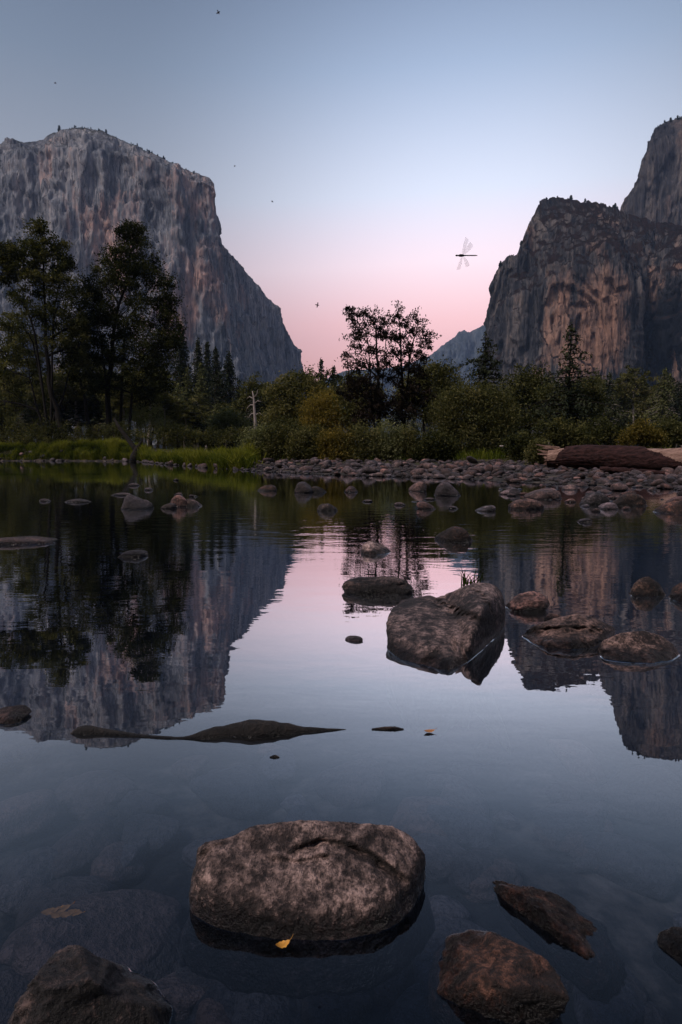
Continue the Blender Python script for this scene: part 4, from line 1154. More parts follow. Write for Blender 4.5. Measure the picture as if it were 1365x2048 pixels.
wl2 = [on_level(x, y) for x, y in [(915, 1334), (960, 1305), (1002, 1266)]] + [np.array([0.75, 3.85, 0]), np.array([1.0, 3.75, 0])]
head = wl2 + under(wl2, 0.3, 0.85) + [at(*q) for q in [(888, 1193, 3.6), (905, 1183, 3.5), (932, 1168, 3.42), (955, 1161, 3.45), (988, 1163, 3.48), (1008, 1186, 3.45), (1016, 1216, 3.40), (1009, 1246, 3.33), (906, 1212, 3.28), (938, 1234, 2.98), (968, 1218, 2.98), (985, 1200, 3.2), (942, 1296, 2.86)]]
hull_rock('big tilted brown boulder with a raised shoulder, largest in the middle of the river', slab, 41, 'boulder_brown', p=26, rough=0.022, ridge=0.018, pts2=head, centre=(0.66, 3.25, 0.03),
          outline=[(772, 1250), (780, 1222), (802, 1200), (832, 1192), (862, 1190), (873, 1196), (900, 1184), (928, 1170), (955, 1163), (985, 1165), (1004, 1184), (1013, 1214), (1010, 1250), (1002, 1268), (960, 1306), (905, 1342), (870, 1345), (815, 1328), (776, 1300)],
          grooves=[([(870, 1192), (886, 1208), (915, 1220), (948, 1232)], 5, 0.040), ([(846, 1326), (874, 1302), (905, 1284)], 4, 0.022), ([(952, 1182), (968, 1194), (978, 1212)], 4, 0.02)])
R('long low flat-topped rock left of the big tilted boulder', (684, 1154, 827, 1190), 53, sub=5, aspect=0.42, mat='boulder_dark',
  outline=[(683, 1172), (692, 1160), (720, 1154), (790, 1153), (815, 1160), (828, 1176), (826, 1190), (800, 1196), (720, 1196), (690, 1190)])
R('pale pinkish rounded rock touching the right side of the big tilted boulder', (1011, 1181, 1096, 1224), 59, 'cobble', sub=5)
R('small pale rock wedged between the pinkish rock and the flat dark rock', (1088, 1224, 1132, 1248), 61, 'cobble', sub=4)
wl = [on_level(x, y) for x, y in [(1040, 1274), (1062, 1290), (1100, 1300), (1150, 1303), (1195, 1297), (1225, 1283), (1236, 1268)]] + [on_level(1215, 1256), on_level(1150, 1250), (on_level(1080, 1258))]
up_ = [at(*q) for q in [(1044, 1270, 3.26), (1070, 1251, 3.2), (1112, 1235, 3.2), (1150, 1228, 3.2), (1190, 1234, 3.2), (1226, 1250, 3.22), (1205, 1270, 3.04), (1150, 1280, 2.98), (1100, 1278, 3.0)]]
hull_rock('broad dark rock with a pointed left end, right of the big tilted boulder', wl + under(wl, 0.2) + up_, 67, 'boulder_brown', p=14, rough=0.04, ridge=0.03, grooves=[([(1060, 1262), (1120, 1256), (1190, 1258)], 4, 0.03)],
          outline=[(1042, 1272), (1062, 1253), (1110, 1235), (1150, 1228), (1190, 1234), (1225, 1250), (1234, 1264), (1222, 1284), (1150, 1301), (1095, 1298), (1060, 1287)])
wl = [on_level(x, y) for x, y in [(1192, 1302), (1205, 1320), (1250, 1330), (1300, 1332), (1345, 1326), (1364, 1314)]] + [on_level(1350, 1296), on_level(1290, 1290), on_level(1210, 1294)]
up_ = [at(*q) for q in [(1197, 1290, 3.0), (1215, 1274, 2.95), (1245, 1264, 2.95), (1290, 1261, 2.95), (1325, 1270, 2.95), (1352, 1292, 2.95), (1335, 1306, 2.87), (1270, 1310, 2.83), (1220, 1304, 2.87)]]
hull_rock('broad flat mottled rock beside the right edge, below the pointed dark rock', wl + under(wl, 0.2) + up_, 71, 'boulder', p=12, rough=0.04, ridge=0.025,
          outline=[(1194, 1300), (1203, 1282), (1240, 1265), (1285, 1261), (1325, 1271), (1352, 1292), (1362, 1312), (1342, 1327), (1290, 1332), (1240, 1329), (1206, 1318)])
R('blocky dark rock near the right edge in the cliff reflection', (1255, 1152, 1332, 1194), 73, sub=5, mat='boulder_dark')
R('dark rock cut by the right edge beside the blocky dark rock', (1328, 1158, 1420, 1204), 79, sub=5, mat='boulder_dark')
R('small rounded dark rock in the pink reflection, left of its taller neighbour', (721, 1083, 787, 1110), 83, sub=5, mat='boulder')
R('smooth dark humped rock at the edge of the pink reflection', (871, 1051, 946, 1084), 89, sub=5, mat='boulder_dark')
R('little pebble alone in the pale reflection left of the big tilted boulder', (690, 1271, 726, 1284), 97, sub=3, mat='boulder')
R('pale flat rock cut by the left edge above the driftwood', (-40, 1415, 60, 1447), 101, sub=5, mat='boulder')
R('low pale rock with a long tapering tip at the left edge', (-60, 1073, 115, 1090), 103, sub=5, mat='cobble', aspect=0.4)
R('small almond-shaped rock alone in the dark tree reflection', (239, 1098, 296, 1115), 107, sub=4, mat='cobble')
R('slanted grey slab with a sharp top on the left of the river', (233, 989, 307, 1019), 109, sub=5, mat='cobble',
  planes=[(0.35, -0.2, 1, 0.45), (-0.9, -0.2, 0.5, 0.7), (0.9, -0.3, 0.3, 0.9), (0, -0.9, 0.5, 0.75), (0, 0.9, 0.4, 0.8), (0.2, -0.7, 0.7, 0.7)], aspect=0.6)
R('upright round rock at the back of a cluster of three', (340, 989, 382, 1014), 113, sub=4, mat='cobble', group='rocks of the cluster of three')
R('brown round rock at the right of a cluster of three', (370, 997, 408, 1014), 127, sub=4, mat='boulder', group='rocks of the cluster of three')
R('small round rock at the left of a cluster of three', (319, 1006, 352, 1018), 131, sub=4, mat='cobble', group='rocks of the cluster of three')
R('flat dark slab like a plank, left of a double rock below the gravel', (511, 969, 554, 982), 137, sub=4, mat='boulder_dark', aspect=0.5)
R('rounded pale half of a double rock in the shallow water', (588, 963, 630, 986), 139, sub=4, mat='cobble')
R('dark low half of a double rock in the shallow water', (618, 972, 656, 985), 149, sub=4, mat='boulder_dark')
R('small domed rock right of the double rock', (688, 972, 718, 985), 151, sub=4, mat='cobble')
R('low dark pointed rock by itself under the domed rock', (634, 1006, 678, 1023), 157, sub=4, mat='boulder')
R('domed rock left of the large pale round boulder near the gravel', (814, 961, 853, 983), 163, sub=4, mat='cobble')
R('large pale round boulder standing in the shallows below the gravel', (867, 964, 926, 992), 167, sub=5, mat='cobble')
R('reddish low dome in front of the large pale round boulder', (834, 1003, 881, 1019), 173, sub=4, mat='cobble')
R('low brown rock between the reddish dome and the boulder bank', (947, 1010, 990, 1023), 179, sub=4, mat='boulder')
R('pale oval rock left of the boulder bank', (1011, 975, 1043, 990), 181, sub=4, mat='cobble')
R('broad pinkish rock at the back left of the boulder bank', (1050, 976, 1120, 999), 191, sub=5, mat='cobble')
R('wedge-shaped brown rock at the front left of the boulder bank', (1017, 996, 1086, 1019), 193, sub=5, mat='boulder')
R('large round brown boulder in the middle of the boulder bank', (1150, 984, 1213, 1010), 197, sub=5, mat='boulder')
R('small pink boulder in front of the middle of the boulder bank', (1197, 1004, 1236, 1019), 199, sub=4, mat='cobble')
R('wide dark boulder right of the middle of the boulder bank', (1224, 984, 1292, 1012), 211, sub=5, mat='boulder_dark')
R('large dark boulder at the right end of the boulder bank', (1300, 998, 1400, 1028), 223, sub=5, mat='boulder_dark')
R('pinkish boulder behind the dark one at the right end of the boulder bank', (1328, 992, 1390, 1010), 227, sub=5, mat='cobble')
R('tiny flat pale stone alone before the boulder bank', (1154, 1036, 1182, 1045), 229, sub=3, mat='cobble')
flat = [(125, 997, 188, 1005), (80, 997, 102, 1003), (222, 985, 264, 991), (258, 966, 280, 972), (288, 975, 306, 981), (346, 985, 366, 990), (378, 989, 398, 994), (346, 957, 358, 961),
        (724, 999, 746, 1004), (788, 1004, 813, 1011), (846, 995, 872, 1000), (898, 1011, 920, 1018), (1240, 1012, 1262, 1020), (1160, 1008, 1180, 1014), (820, 1001, 838, 1004), (1180, 1016, 1200, 1024), (1130, 997, 1152, 1005)]
for k_, b in enumerate(flat):
    R('flat wet stone just breaking the river surface', b, 300 + k_, sub=3, mat='cobble', name='river_stone', cat='stone', group='flat stones just breaking the surface', aspect=0.6)

# the thin bright lip of water that climbs each rock at the waterline
def wet_lip(o, P, Fc, wid):
    T_ = P[Fc]; loopp = []
    for a_, b_ in ((0, 1), (1, 2), (2, 0)):
        za, zb = T_[:, a_, 2], T_[:, b_, 2]; mm = (za * zb) < 0
        t_ = (za[mm] / (za[mm] - zb[mm]))[:, None]
        loopp.append(T_[mm, a_] * (1 - t_) + T_[mm, b_] * t_)
    Lp = np.concatenate(loopp)
    if len(Lp) < 30: return
    c = Lp[:, :2].mean(0); an = np.arctan2(Lp[:, 1] - c[1], Lp[:, 0] - c[0]); rd = np.hypot(Lp[:, 0] - c[0], Lp[:, 1] - c[1])
    nb = 140; bi = ((an + math.pi) / (2 * math.pi) * nb).astype(int) % nb
    mx = np.zeros(nb); np.maximum.at(mx, bi, rd)
    good = mx > 0; bc = -math.pi + (np.arange(nb) + 0.5) * 2 * math.pi / nb
    mx = np.interp(bc, bc[good], mx[good], period=2 * math.pi)
    for _ in range(3): mx = (np.roll(mx, 1) + 2 * mx + np.roll(mx, -1)) / 4
    wv_ = wid * np.clip(0.7 + 0.9 * fbm(np.stack([np.cos(bc) * 1.6, np.sin(bc) * 1.6, bc * 0 + mx[0] * 9], 1), 2), 0.1, 1.5)
    prof = [(-0.6, 0.62), (0.0, 0.42), (0.4, 0.16), (1.0, 0.03)]
    V = []
    for k1, k2 in prof:
        V.append(np.stack([c[0] + (mx + k1 * wv_) * np.cos(bc), c[1] + (mx + k1 * wv_) * np.sin(bc), k2 * wv_], 1))
    V = np.concatenate(V) - np.array(o.location)
    i_ = np.arange(len(prof) - 1)[:, None] * nb; j_ = np.arange(nb)[None]; k_ = (j_ + 1) % nb
    q = np.stack([i_ + j_, i_ + nb + j_, i_ + nb + k_, i_ + k_], -1).reshape(-1, 4)
    link('wet_edge', mesh_data('wet_edge', V, q, M['water']), o)
for o, P, Fc in MAIN:
    if len(P) > 2000: wet_lip(o, P, Fc, 0.002 if o.location[1] < 2.0 else 0.0045)

# stones on the river bed, dim under the water
rngs = np.random.default_rng(5)
V4, F4 = rock_shape(4, 77, rough=0.06)
sub_me = [mesh_data('river_stone', rock_shape(4, 400 + q, rough=0.06)[0], ICO[4][1], M['bed_stone']) for q in range(3)]
for k_, (px, py, s) in enumerate([(150, 1690, .16), (60, 1740, .1), (300, 1660, .13), (240, 1720, .1), (135, 1800, .15), (400, 1960, .07), (640, 2010, .09), (780, 1960, .06), (920, 1640, .14), (1130, 1640, .16), (1260, 1720, .13), (980, 1750, .1),
                                  (200, 1570, .18), (470, 1570, .18), (700, 1560, .15), (1300, 1580, .2), (60, 1890, .08), (1220, 1990, .1), (420, 1700, .1), (900, 1820, .07)] + [(rngs.uniform(-20, 1390), rngs.uniform(1500, 2040), rngs.lognormal(math.log(.085), .4)) for _ in range(70)]):
    p = on_level(px, py, -0.34)
    z = float(ground_z(np.array([p[0]]), np.array([p[1]]))[0])
    p = on_level(px, py, z + s * 0.25)
    o = link('river_stone', sub_me[k_ % 3], None, (p[0], p[1], z + s * 0.05))
    o.scale = (s * rngs.uniform(0.9, 1.3), s * rngs.uniform(0.8, 1.1), s * 0.5); o.rotation_euler = (rngs.uniform(-.2, .2), rngs.uniform(-.2, .2), rngs.uniform(0, 6.28))
    tag(o, 'dim brown stone lying under the clear dark water', 'stone', 'stones under the water')

# cobbles of the gravel bar
cob_me = [mesh_data('cobble', rock_shape(3, 600 + q, p=5.0, rough=0.05, ridge=0.015)[0] * np.array([1.0, 0.8, 0.52]), ICO[3][1], M['cobble']) for q in range(9)]
rngc = np.random.default_rng(99)
cand = []
while len(cand) < 2600:
    px = rngc.uniform(325, 1400)
    az = math.atan((px - CX) / F_PX)
    S = np.interp(az, sh_az, sh_r)
    Sb = max(np.interp(az, bk_az, bk_r), S + 1.0)
    t = rngc.random() ** (0.8 if px > 960 else 1.0)
    r = S - 0.8 + (Sb - S + 1.2) * t
    x, y = r * math.sin(az), r * math.cos(az)
    s = rngc.lognormal(math.log(0.175 if px < 1000 else 0.145), 0.55) * 0.72
    s = min(s, 0.46)
    cand.append((s / r, x, y, s))
for _q in range(80):     # shallow apron of the boulder bank, right
    px = rngc.uniform(1000, 1390); py = rngc.uniform(958, 1004) - (0 if px > 1100 else 10)
    p = on_level(px, py, 0.0); s = rngc.lognormal(math.log(0.13), 0.4); r = math.hypot(p[0], p[1])
    cand.append((s / r, p[0], p[1], min(s, 0.3)))
for _q in range(170):     # thin strand of stones on the left shore
    px = rngc.choice([rngc.uniform(-10, 140), rngc.uniform(205, 300), rngc.uniform(290, 420)])
    az = math.atan((px - CX) / F_PX); r = np.interp(az, sh_az, sh_r) + rngc.normal() * 0.9
    s = rngc.lognormal(math.log(0.19), 0.6)
    cand.append((s / r, r * math.sin(az), r * math.cos(az), min(s, 0.5)))
cand.sort(reverse=True)
def in_view(c):
    x, y, _ = project(np.array([[c[1], c[2], 0.1]])); return -20 < x[0] < 1385
placed, singles, rest = [], [], []
for c in cand:
    ok = True
    for (x, y, s) in placed:
        if (x - c[1]) ** 2 + (y - c[2]) ** 2 < (0.72 * (s + c[3])) ** 2: ok = False; break
    if not ok: continue
    placed.append((c[1], c[2], c[3]))
    (singles if len(singles) < 285 and in_view(c) else rest).append(c)
for k_, (_, x, y, s) in enumerate(singles):
    z = float(ground_z(np.array([x]), np.array([y]))[0]); z = max(z, -0.04)
    o = link('cobble', cob_me[k_ % 9], None, (x, y, z + s * 0.22))
    o.scale = (s * rngc.uniform(0.85, 1.2), s * rngc.uniform(0.85, 1.2), s * rngc.uniform(0.8, 1.2)); o.rotation_euler = (rngc.normal() * 0.25, rngc.normal() * 0.25, rngc.uniform(0, 6.28))
    tag(o, 'rounded cobble in the pinkish grey bar of stones along the far shore', 'stone', 'cobbles of the gravel bar')
gbuf = Buf()
Vc = [rock_shape(2, 700 + q, p=5.0, rough=0.06)[0] * np.array([1, .8, .62]) for q in range(6)]
for k_, (_, x, y, s) in enumerate(rest):
    z = max(float(ground_z(np.array([x]), np.array([y]))[0]), -0.04)
    a = rngc.uniform(0, 6.28); Rz = np.array([[math.cos(a), -math.sin(a), 0], [math.sin(a), math.cos(a), 0], [0, 0, 1]])
    gbuf.add((Vc[k_ % 6] * s) @ Rz.T + np.array([x, y, z + s * 0.22]), None, ICO[2][1])
gv = link('gravel', gbuf.mesh('gravel', M['cobble']))
tag(gv, 'countless small stones filling the bar along the far shore', 'gravel', kind='stuff')

# ------------------------------------------------------------------ fallen log and other wood
def fallen_log():
    Y = 27.0
    a = at(1096, 915, Y + 1.5); b = at(1440, 918, Y - 1.5)
    gz = 0.0
    n, m = 240, 96
    t = np.linspace(0, 1, n); ang = np.linspace(0, 2 * math.pi, m, endpoint=False)
    Rr = np.interp(t, [0, .1, .5, 1], [0.40, 0.46, 0.56, 0.64])
    ax = b - a; ln = np.linalg.norm(ax); ax /= ln
    up = np.array([0, 0, 1.0]); sd = np.cross(ax, up); sd /= np.linalg.norm(sd); up2 = np.cross(sd, ax)
    org = (a + b) / 2; 
    z_g = float(ground_z(np.array([org[0]]), np.array([org[1]]))[0]); org0 = np.array([org[0], org[1], z_g])
    root = root_at('fallen_log', org0, 'massive reddish-brown fallen log with a splintered pale end on the gravel at the right', 'log')
    Tm, Am = np.meshgrid(t, ang, indexing='ij')
    cen = a + (b - a) * Tm[..., None]
    cen[..., 2] += 0.09 * np.sin(Tm * 7) - 0.03
    P0 = cen + Rr[:, None, None] * (np.cos(Am)[..., None] * sd + np.sin(Am)[..., None] * up2)
    nz = ridged((np.stack([Tm * ln * 0.5, np.cos(Am) * 2.2, np.sin(Am) * 2.2], -1)).reshape(-1, 3), 4).reshape(n, m) * 0.035
    P = cen + (Rr[:, None] + nz)[..., None] * (np.cos(Am)[..., None] * sd + np.sin(Am)[..., None] * up2)
    i = np.arange(n - 1)[:, None] * m; j = np.arange(m)[None]; k = (j + 1) % m
    q = np.stack([i + j, i + k, i + m + k, i + m + j], -1).reshape(-1, 4)
    # bark is stripped from the upper left end and the upper right
    fc = P.reshape(-1, 3)[q].mean(1)
    tf = Tm.reshape(-1)[q[:, 0]]; hf = np.sin(Am.reshape(-1)[q[:, 0]] + 0.05); front = -np.sin(0) 
    sdf = np.cos(Am.reshape(-1)[q[:, 0]])
    toward = sdf if (sd[1] < 0) else -sdf
    jag = fbm(fc * 2.2, 3) * 0.022
    strip_l = (tf < 0.065 + 0.045 * hf + jag) & (hf > -0.25)
    strip_r = (tf > 0.665 + (0.55 - hf) * 0.18 + jag) & (hf > -0.5)
    bare = strip_l | strip_r
    tint = np.zeros(n * m)
    Vf = P.reshape(-1, 3) - org0
    bk = mesh_data('bark', Vf, q[~bare], M['bark_red'])
    capv = np.vstack([P[0], a[None], P[-1], b[None]]) - org0
    link('bark', bk, root)
    inner = (cen + ((Rr[:, None] - 0.05 + nz * 0.5)[..., None]) * (np.cos(Am)[..., None] * sd + np.sin(Am)[..., None] * up2)).reshape(-1, 3) - org0
    link('bare_wood', mesh_data('bare_wood', inner, q, M['pale_wood']), root)
    # splintered end: several torn slabs
    rng = np.random.default_rng(4)
    eb = Buf()
    for s_ in range(26):
        a0 = rng.uniform(0, 6.28); r0 = 0.44 * math.sqrt(rng.random())
        c0 = a + ax * 0.5 + (math.cos(a0) * sd + math.sin(a0) * up2) * r0
        l_ = 0.42 + rng.uniform(0.0, 0.45) * (1.1 if math.sin(a0) > 0 else 0.35)
        w = rng.uniform(0.05, 0.13); th = rng.uniform(0.03, 0.07)
        dr = -ax + rng.normal(size=3) * 0.07 + up2 * 0.12; dr /= np.linalg.norm(dr)
        wv_ = np.cross(dr, rng.normal(size=3)); wv_ /= np.linalg.norm(wv_); tv = np.cross(dr, wv_)
        v = [c0 + wv_ * w * sx_ + tv * th * sy_ for sx_ in (-1, 1) for sy_ in (-1, 1)]
        v += [c0 + dr * l_ * (1 + 0.25 * sx_) + wv_ * w * 0.45 * sx_ + tv * th * 0.4 * sy_ for sx_ in (-1, 1) for sy_ in (-1, 1)]
        eb.add(np.array(v) - org0, [(0, 1, 5, 4), (2, 6, 7, 3), (0, 4, 6, 2), (1, 3, 7, 5), (4, 5, 7, 6), (0, 2, 3, 1)])
    ring = P0[0] - org0; cidx = len(ring)
    eb.add(np.vstack([ring * 1.0, (a - org0)[None]]), None, [(cidx, (jj + 1) % m, jj) for jj in range(m)])
    link('broken_end', eb.mesh('broken_end', M['pale_wood'], False), root)
fallen_log()

def pole(name, pts, rad, mat, label, cat, part=None, sides=10, nz=0.25, seed=0, org=None):
    P = np.array(pts, float)
    t = np.linspace(0, 1, 40); tt = np.linspace(0, 1, len(P))
    Q = np.stack([np.interp(t, tt, P[:, a_]) for a_ in range(3)], 1)
    for _ in range(3): Q[1:-1] = (Q[:-2] + 2 * Q[1:-1] + Q[2:]) / 4
    r = np.interp(t, np.linspace(0, 1, len(rad)), rad)
    r = r * (1 + nz * fbm(np.stack([t * 14, t * 0 + seed, t * 0], 1), 3))
    b = Buf(); o0 = Q[0].copy() if org is None else np.array(org)
    b.tube(Q - o0, r, sides)
    o = link(name, b.mesh(name, M[mat]), None, tuple(o0))
    return tag(o, label, cat)
pole('log', [at(1200, 938, 24.2), at(1262, 942, 23.8), at(1330, 947, 23.3)], [0.11, 0.12, 0.09], 'bark_red',
     'thin straight log lying on the cobbles in front of the massive fallen log', 'log', seed=3)
pole('branch', [at(1000, 892, 42), at(1025, 893, 41.5), at(1046, 891, 41.5)], [0.05, 0.06, 0.03], 'bark_grey', 'pale thin stick in the dark shrubs left of the fallen log', 'stick', seed=5)

# leaning dead trunk on the left bank
def leaning():
    Y = 74.6
    org = at(286, 921, Y); org[2] = 0.0
    root = root_at('leaning_trunk', org, 'bare dead trunk leaning down to the water from the left bank', 'dead trunk')
    pts = np.array([at(x, y, Y) for x, y in [(289, 922), (279, 908), (266, 893), (248, 872), (232, 854), (219, 835)]]); pts[:, 1] += np.linspace(-0.6, 1.6, 6)
    b = Buf(); b.tube(pts[1:] - org, [0.36, 0.31, 0.27, 0.22, 0.12], 9)
    link('trunk', b.mesh('trunk', M['bark']), root)
    e = Buf(); e.tube(pts[:2] * np.array([[1], [1]]) - org, [0.46, 0.37], 9)
    link('bare_end', e.mesh('bare_end', M['bark_grey']), root)
    s = Buf()
    p2 = np.array([at(x, y, Y - 0.6) for x, y in [(272, 923), (272, 911), (276, 896), (284, 882)]])
    s.tube(p2 - org, [0.8, 0.62, 0.34, 0.10], 9)
    link('stump', s.mesh('stump', M['bark']), root)
leaning()

# driftwood snake floating in the foreground
dp = [on_level(x, y) + np.array([0, 0, z_]) for x, y, z_ in [(136, 1468, -.012), (160, 1464, .0), (185, 1464, .002), (230, 1468, 0), (300, 1474, -.004), (360, 1478, -.006), (400, 1474, 0), (440, 1468, .006), (500, 1464, .006), (550, 1463, .004), (600, 1462, 0), (650, 1461, 0), (692, 1459, -.002)]]
pole('driftwood', dp, [0.004, 0.024, 0.020, 0.012, 0.011, 0.009, 0.016, 0.026, 0.036, 0.034, 0.016, 0.009, 0.003], 'drift', 'long dark sinuous piece of driftwood half sunk across the river', 'driftwood', sides=14, nz=0.25, seed=8)
pole('driftwood', [on_level(744, 1459), on_level(770, 1458), on_level(790, 1458), on_level(808, 1459)], [0.004, 0.009, 0.010, 0.003], 'drift', 'short thin stick floating right of the long driftwood tip', 'driftwood', sides=8, seed=9)
pole('driftwood', [on_level(540, 1515), on_level(550, 1514), on_level(559, 1515)], [0.003, 0.008, 0.003], 'drift', 'tiny dark twig floating below the long driftwood', 'driftwood', sides=8, seed=10)

# ------------------------------------------------------------------ leaves, tuft
def leaf_obj(px, py, size, mat, label, rot, curl=0.5, z=0.004, name='leaf', group=None, n=9):
    p = on_level(px, py, z)
    t = np.linspace(0, 1, n); w = np.sin(t * math.pi) ** 0.8 * 0.28 + 0.012
    V = []
    for tt, ww in zip(t, w):
        for s_ in (-1, 0, 1):
            V.append(((tt - 0.5), s_ * ww * (1 + 0.15 * math.sin(tt * 23)), curl * ((tt - 0.5) ** 2) * 1.3 + abs(s_) * ww * 0.45 * curl))
    V = np.array(V); Q = []
    for a_ in range(n - 1):
        for c_ in range(2): Q.append((a_ * 3 + c_, a_ * 3 + c_ + 1, a_ * 3 + 4 + c_, a_ * 3 + 3 + c_))
    b = Buf(); b.add(V * size, np.array(Q))
    b.tube(np.array([(0.5 * size, 0, curl * 0.32 * size), (0.62 * size, 0.02 * size, curl * 0.45 * size), (0.75 * size, 0.02 * size, curl * 0.75 * size)]), [0.02 * size, 0.016 * size, 0.01 * size], 5)
    o = link(name, b.mesh(name, M[mat]), None, tuple(p)); o.rotation_euler = (0, 0, rot)
    return tag(o, label, 'leaf', group)
leaf_obj(566, 1892, 0.031, 'yellow_leaf', 'curled yellow leaf floating at the waterline of the mottled boulder', 0.4, 0.8)
leaf_obj(859, 1463, 0.04, 'brown_leaf', 'small pale leaf floating right of the short stick', 0.2, 0.4)
for k_, (px, py, s, rt) in enumerate([(100, 1824, .036, 0.3), (122, 1820, .040, 0.5), (150, 1826, .034, -0.2), (132, 1830, .03, 0.1), (112, 1832, .026, -0.3)]):
    leaf_obj(px, py, s, 'brown_leaf', 'sodden brown leaf in a small clump over a sunken stone', rt, 0.3, -0.006, group='sodden brown leaves in the clump')

def tuft():
    rng = np.random.default_rng(6)
    p = on_level(945, 1172)
    b = Buf()
    for _k in range(26):
        a = rng.uniform(0, 6.28); h = rng.uniform(0.05, 0.17); sp = rng.uniform(0.03, 0.17)
        t = np.linspace(0, 1, 6)
        x = rng.normal() * 0.04 + np.cos(a) * sp * t ** 1.5; y = rng.normal() * 0.03 + np.sin(a) * sp * t ** 1.5; z = h * t - 0.3 * h * t ** 3 - 0.01
        w = 0.0045 * (1 - t) + 0.0006
        L_ = np.stack([x - w, y, z], 1); R_ = np.stack([x + w, y, z], 1)
        V = np.stack([L_, R_], 1).reshape(-1, 3)
        b.add(V, [(2 * q_, 2 * q_ + 1, 2 * q_ + 3, 2 * q_ + 2) for q_ in range(5)], None, rng.uniform(0.1, 0.6))
    o = link('grass_tuft', b.mesh('grass_tuft', M['grass'], False), None, tuple(p + np.array([0, 0.14, 0])))
    tag(o, 'small grass tuft growing from the water behind the big tilted boulder', 'grass tuft')
tuft()

# ------------------------------------------------------------------ dragonfly and other insects in flight
def wing_mesh(length, width, base_w, sweep, camber=0.04, n=12):
    t = np.linspace(0, 1, n)
    lead = np.zeros(n) + 0.02 * np.sin(t * math.pi)
    wd = base_w + (width - base_w) * np.sin(np.clip(t * 1.15, 0, 1) * math.pi * 0.55) ** 0.8
    wd = wd * np.sqrt(np.clip(1 - np.clip((t - 0.86) / 0.14, 0, 1) ** 2, 0.02, 1))
    V, Q = [], []
    for a in range(n):
        for c in range(4):
            V.append((t[a] * length, -(c / 3) * wd[a] * length + sweep * t[a] * length + lead[a] * length, camber * length * math.sin(t[a] * 3.1) * 0.3 + camber * length * math.sin(c / 3 * 3.1) * 0.3))
    for a in range(n - 1):
        for c in range(3): Q.append((a * 4 + c, a * 4 + c + 1, (a + 1) * 4 + c + 1, (a + 1) * 4 + c))
    V = np.array(V); Q = np.array(Q)
    th = np.array([0, 0, 0.004 * length]); m = len(V)
    edge = []
    V2 = np.vstack([V + th, V - th]); Q2 = np.vstack([Q, Q[:, ::-1] + m])
    return V2, Q2
def lathe_x(xs, rs, sides=12):
    b = Buf(); b.tube(np.stack([xs, np.zeros(len(xs)), np.zeros(len(xs))], 1), rs, sides); return b
def dragonfly():
    Y = 2.1
    c = at(930, 511, Y)
    k_ = Y / F_PX / CP                     # metres per photo pixel at that distance
    root = root_at('dragonfly', c, 'dark dragonfly flying left with spread clear wings against the pink sky', 'dragonfly')
    xs = np.array([-18, -17, -15, -13.5, -13, -12, -9, -6, -3, -1, 2, 8, 14, 20, 23, 24.5]) * k_
    rs = np.array([0.4, 1.3, 1.7, 1.3, 0.8, 1.5, 2.4, 2.5, 2.0, 1.2, 1.0, 1.0, 1.05, 1.0, 0.8, 0.3]) * k_
    link('body', lathe_x(xs, rs).mesh('body', M['insect']), root)
    # wings: (root x, angle in the wing plane, length px)
    for (x0, z0, ang, ln, wd, nm) in [(-6, 2, 80, 30, 0.24, 'forewing'), (-4, 2, 60, 25, 0.38, 'hindwing'), (-6, -2, -112, 28, 0.24, 'forewing'), (-3, -2, -78, 22, 0.38, 'hindwing')]:
        V, Q = wing_mesh(ln * k_, wd, 0.07, 0.0)
        if ang < 0: V[:, 1] *= -1; Q = Q[:, ::-1]
        a = math.radians(ang)
        # wing plane is banked towards the viewer: x stays, wing y -> z
        X_ = V[:, 0] * math.cos(a) - V[:, 1] * math.sin(a); Z_ = V[:, 0] * math.sin(a) + V[:, 1] * math.cos(a)
        W = np.stack([x0 * k_ + X_, V[:, 2] - np.abs(Z_) * 0.25, z0 * k_ + Z_], 1)
        link(nm, mesh_data(nm, W, Q, M['wing']), root)
dragonfly()

def fly(px, py, size_px, Y, tilt, label, open_=1.0):
    c = at(px, py, Y); k_ = Y / F_PX * size_px
    root = root_at('flying_insect', c, label, 'insect', 'small insects in flight')
    root.rotation_euler = (0, tilt, 0)
    xs = np.array([-.5, -.44, -.3, -.22, -.1, .1, .22, .38, .5]) * k_; rs = np.array([.03, .10, .13, .09, .17, .17, .11, .08, .02]) * k_
    link('body', lathe_x(xs, rs, 10).mesh('body', M['insect']), root)
    for s_ in (1, -1):
        V, Q = wing_mesh(0.62 * k_ * open_, 0.42, 0.16, 0.0)
        if s_ < 0: V[:, 1] *= -1; Q = Q[:, ::-1]
        a = math.radians(s_ * 96)
        X_ = V[:, 0] * math.cos(a) - V[:, 1] * math.sin(a); Z_ = V[:, 0] * math.sin(a) + V[:, 1] * math.cos(a)
        link('wing', mesh_data('wing', np.stack([X_, V[:, 2] - np.abs(Z_) * 0.2, Z_], 1), Q, M['wing_dark']), root)
fly(635, 610, 8, 2.6, 0.2, 'dark insect with both wings spread low in the pink sky', 1.0)
fly(437, 25, 8, 2.6, -0.5, 'dark insect at the very top of the sky', 0.85)
fly(545, 403, 5, 3.4, 0.6, 'small dark insect in the pale sky right of the monolith rim', 0.6)
fly(470, 332, 4, 3.8, -0.7, 'tiny dark insect in the sky just above the monolith nose', 0.7)
fly(111, 166, 5, 3.4, 0.1, 'tiny dark insect in the blue sky above the left summit', 0.6)

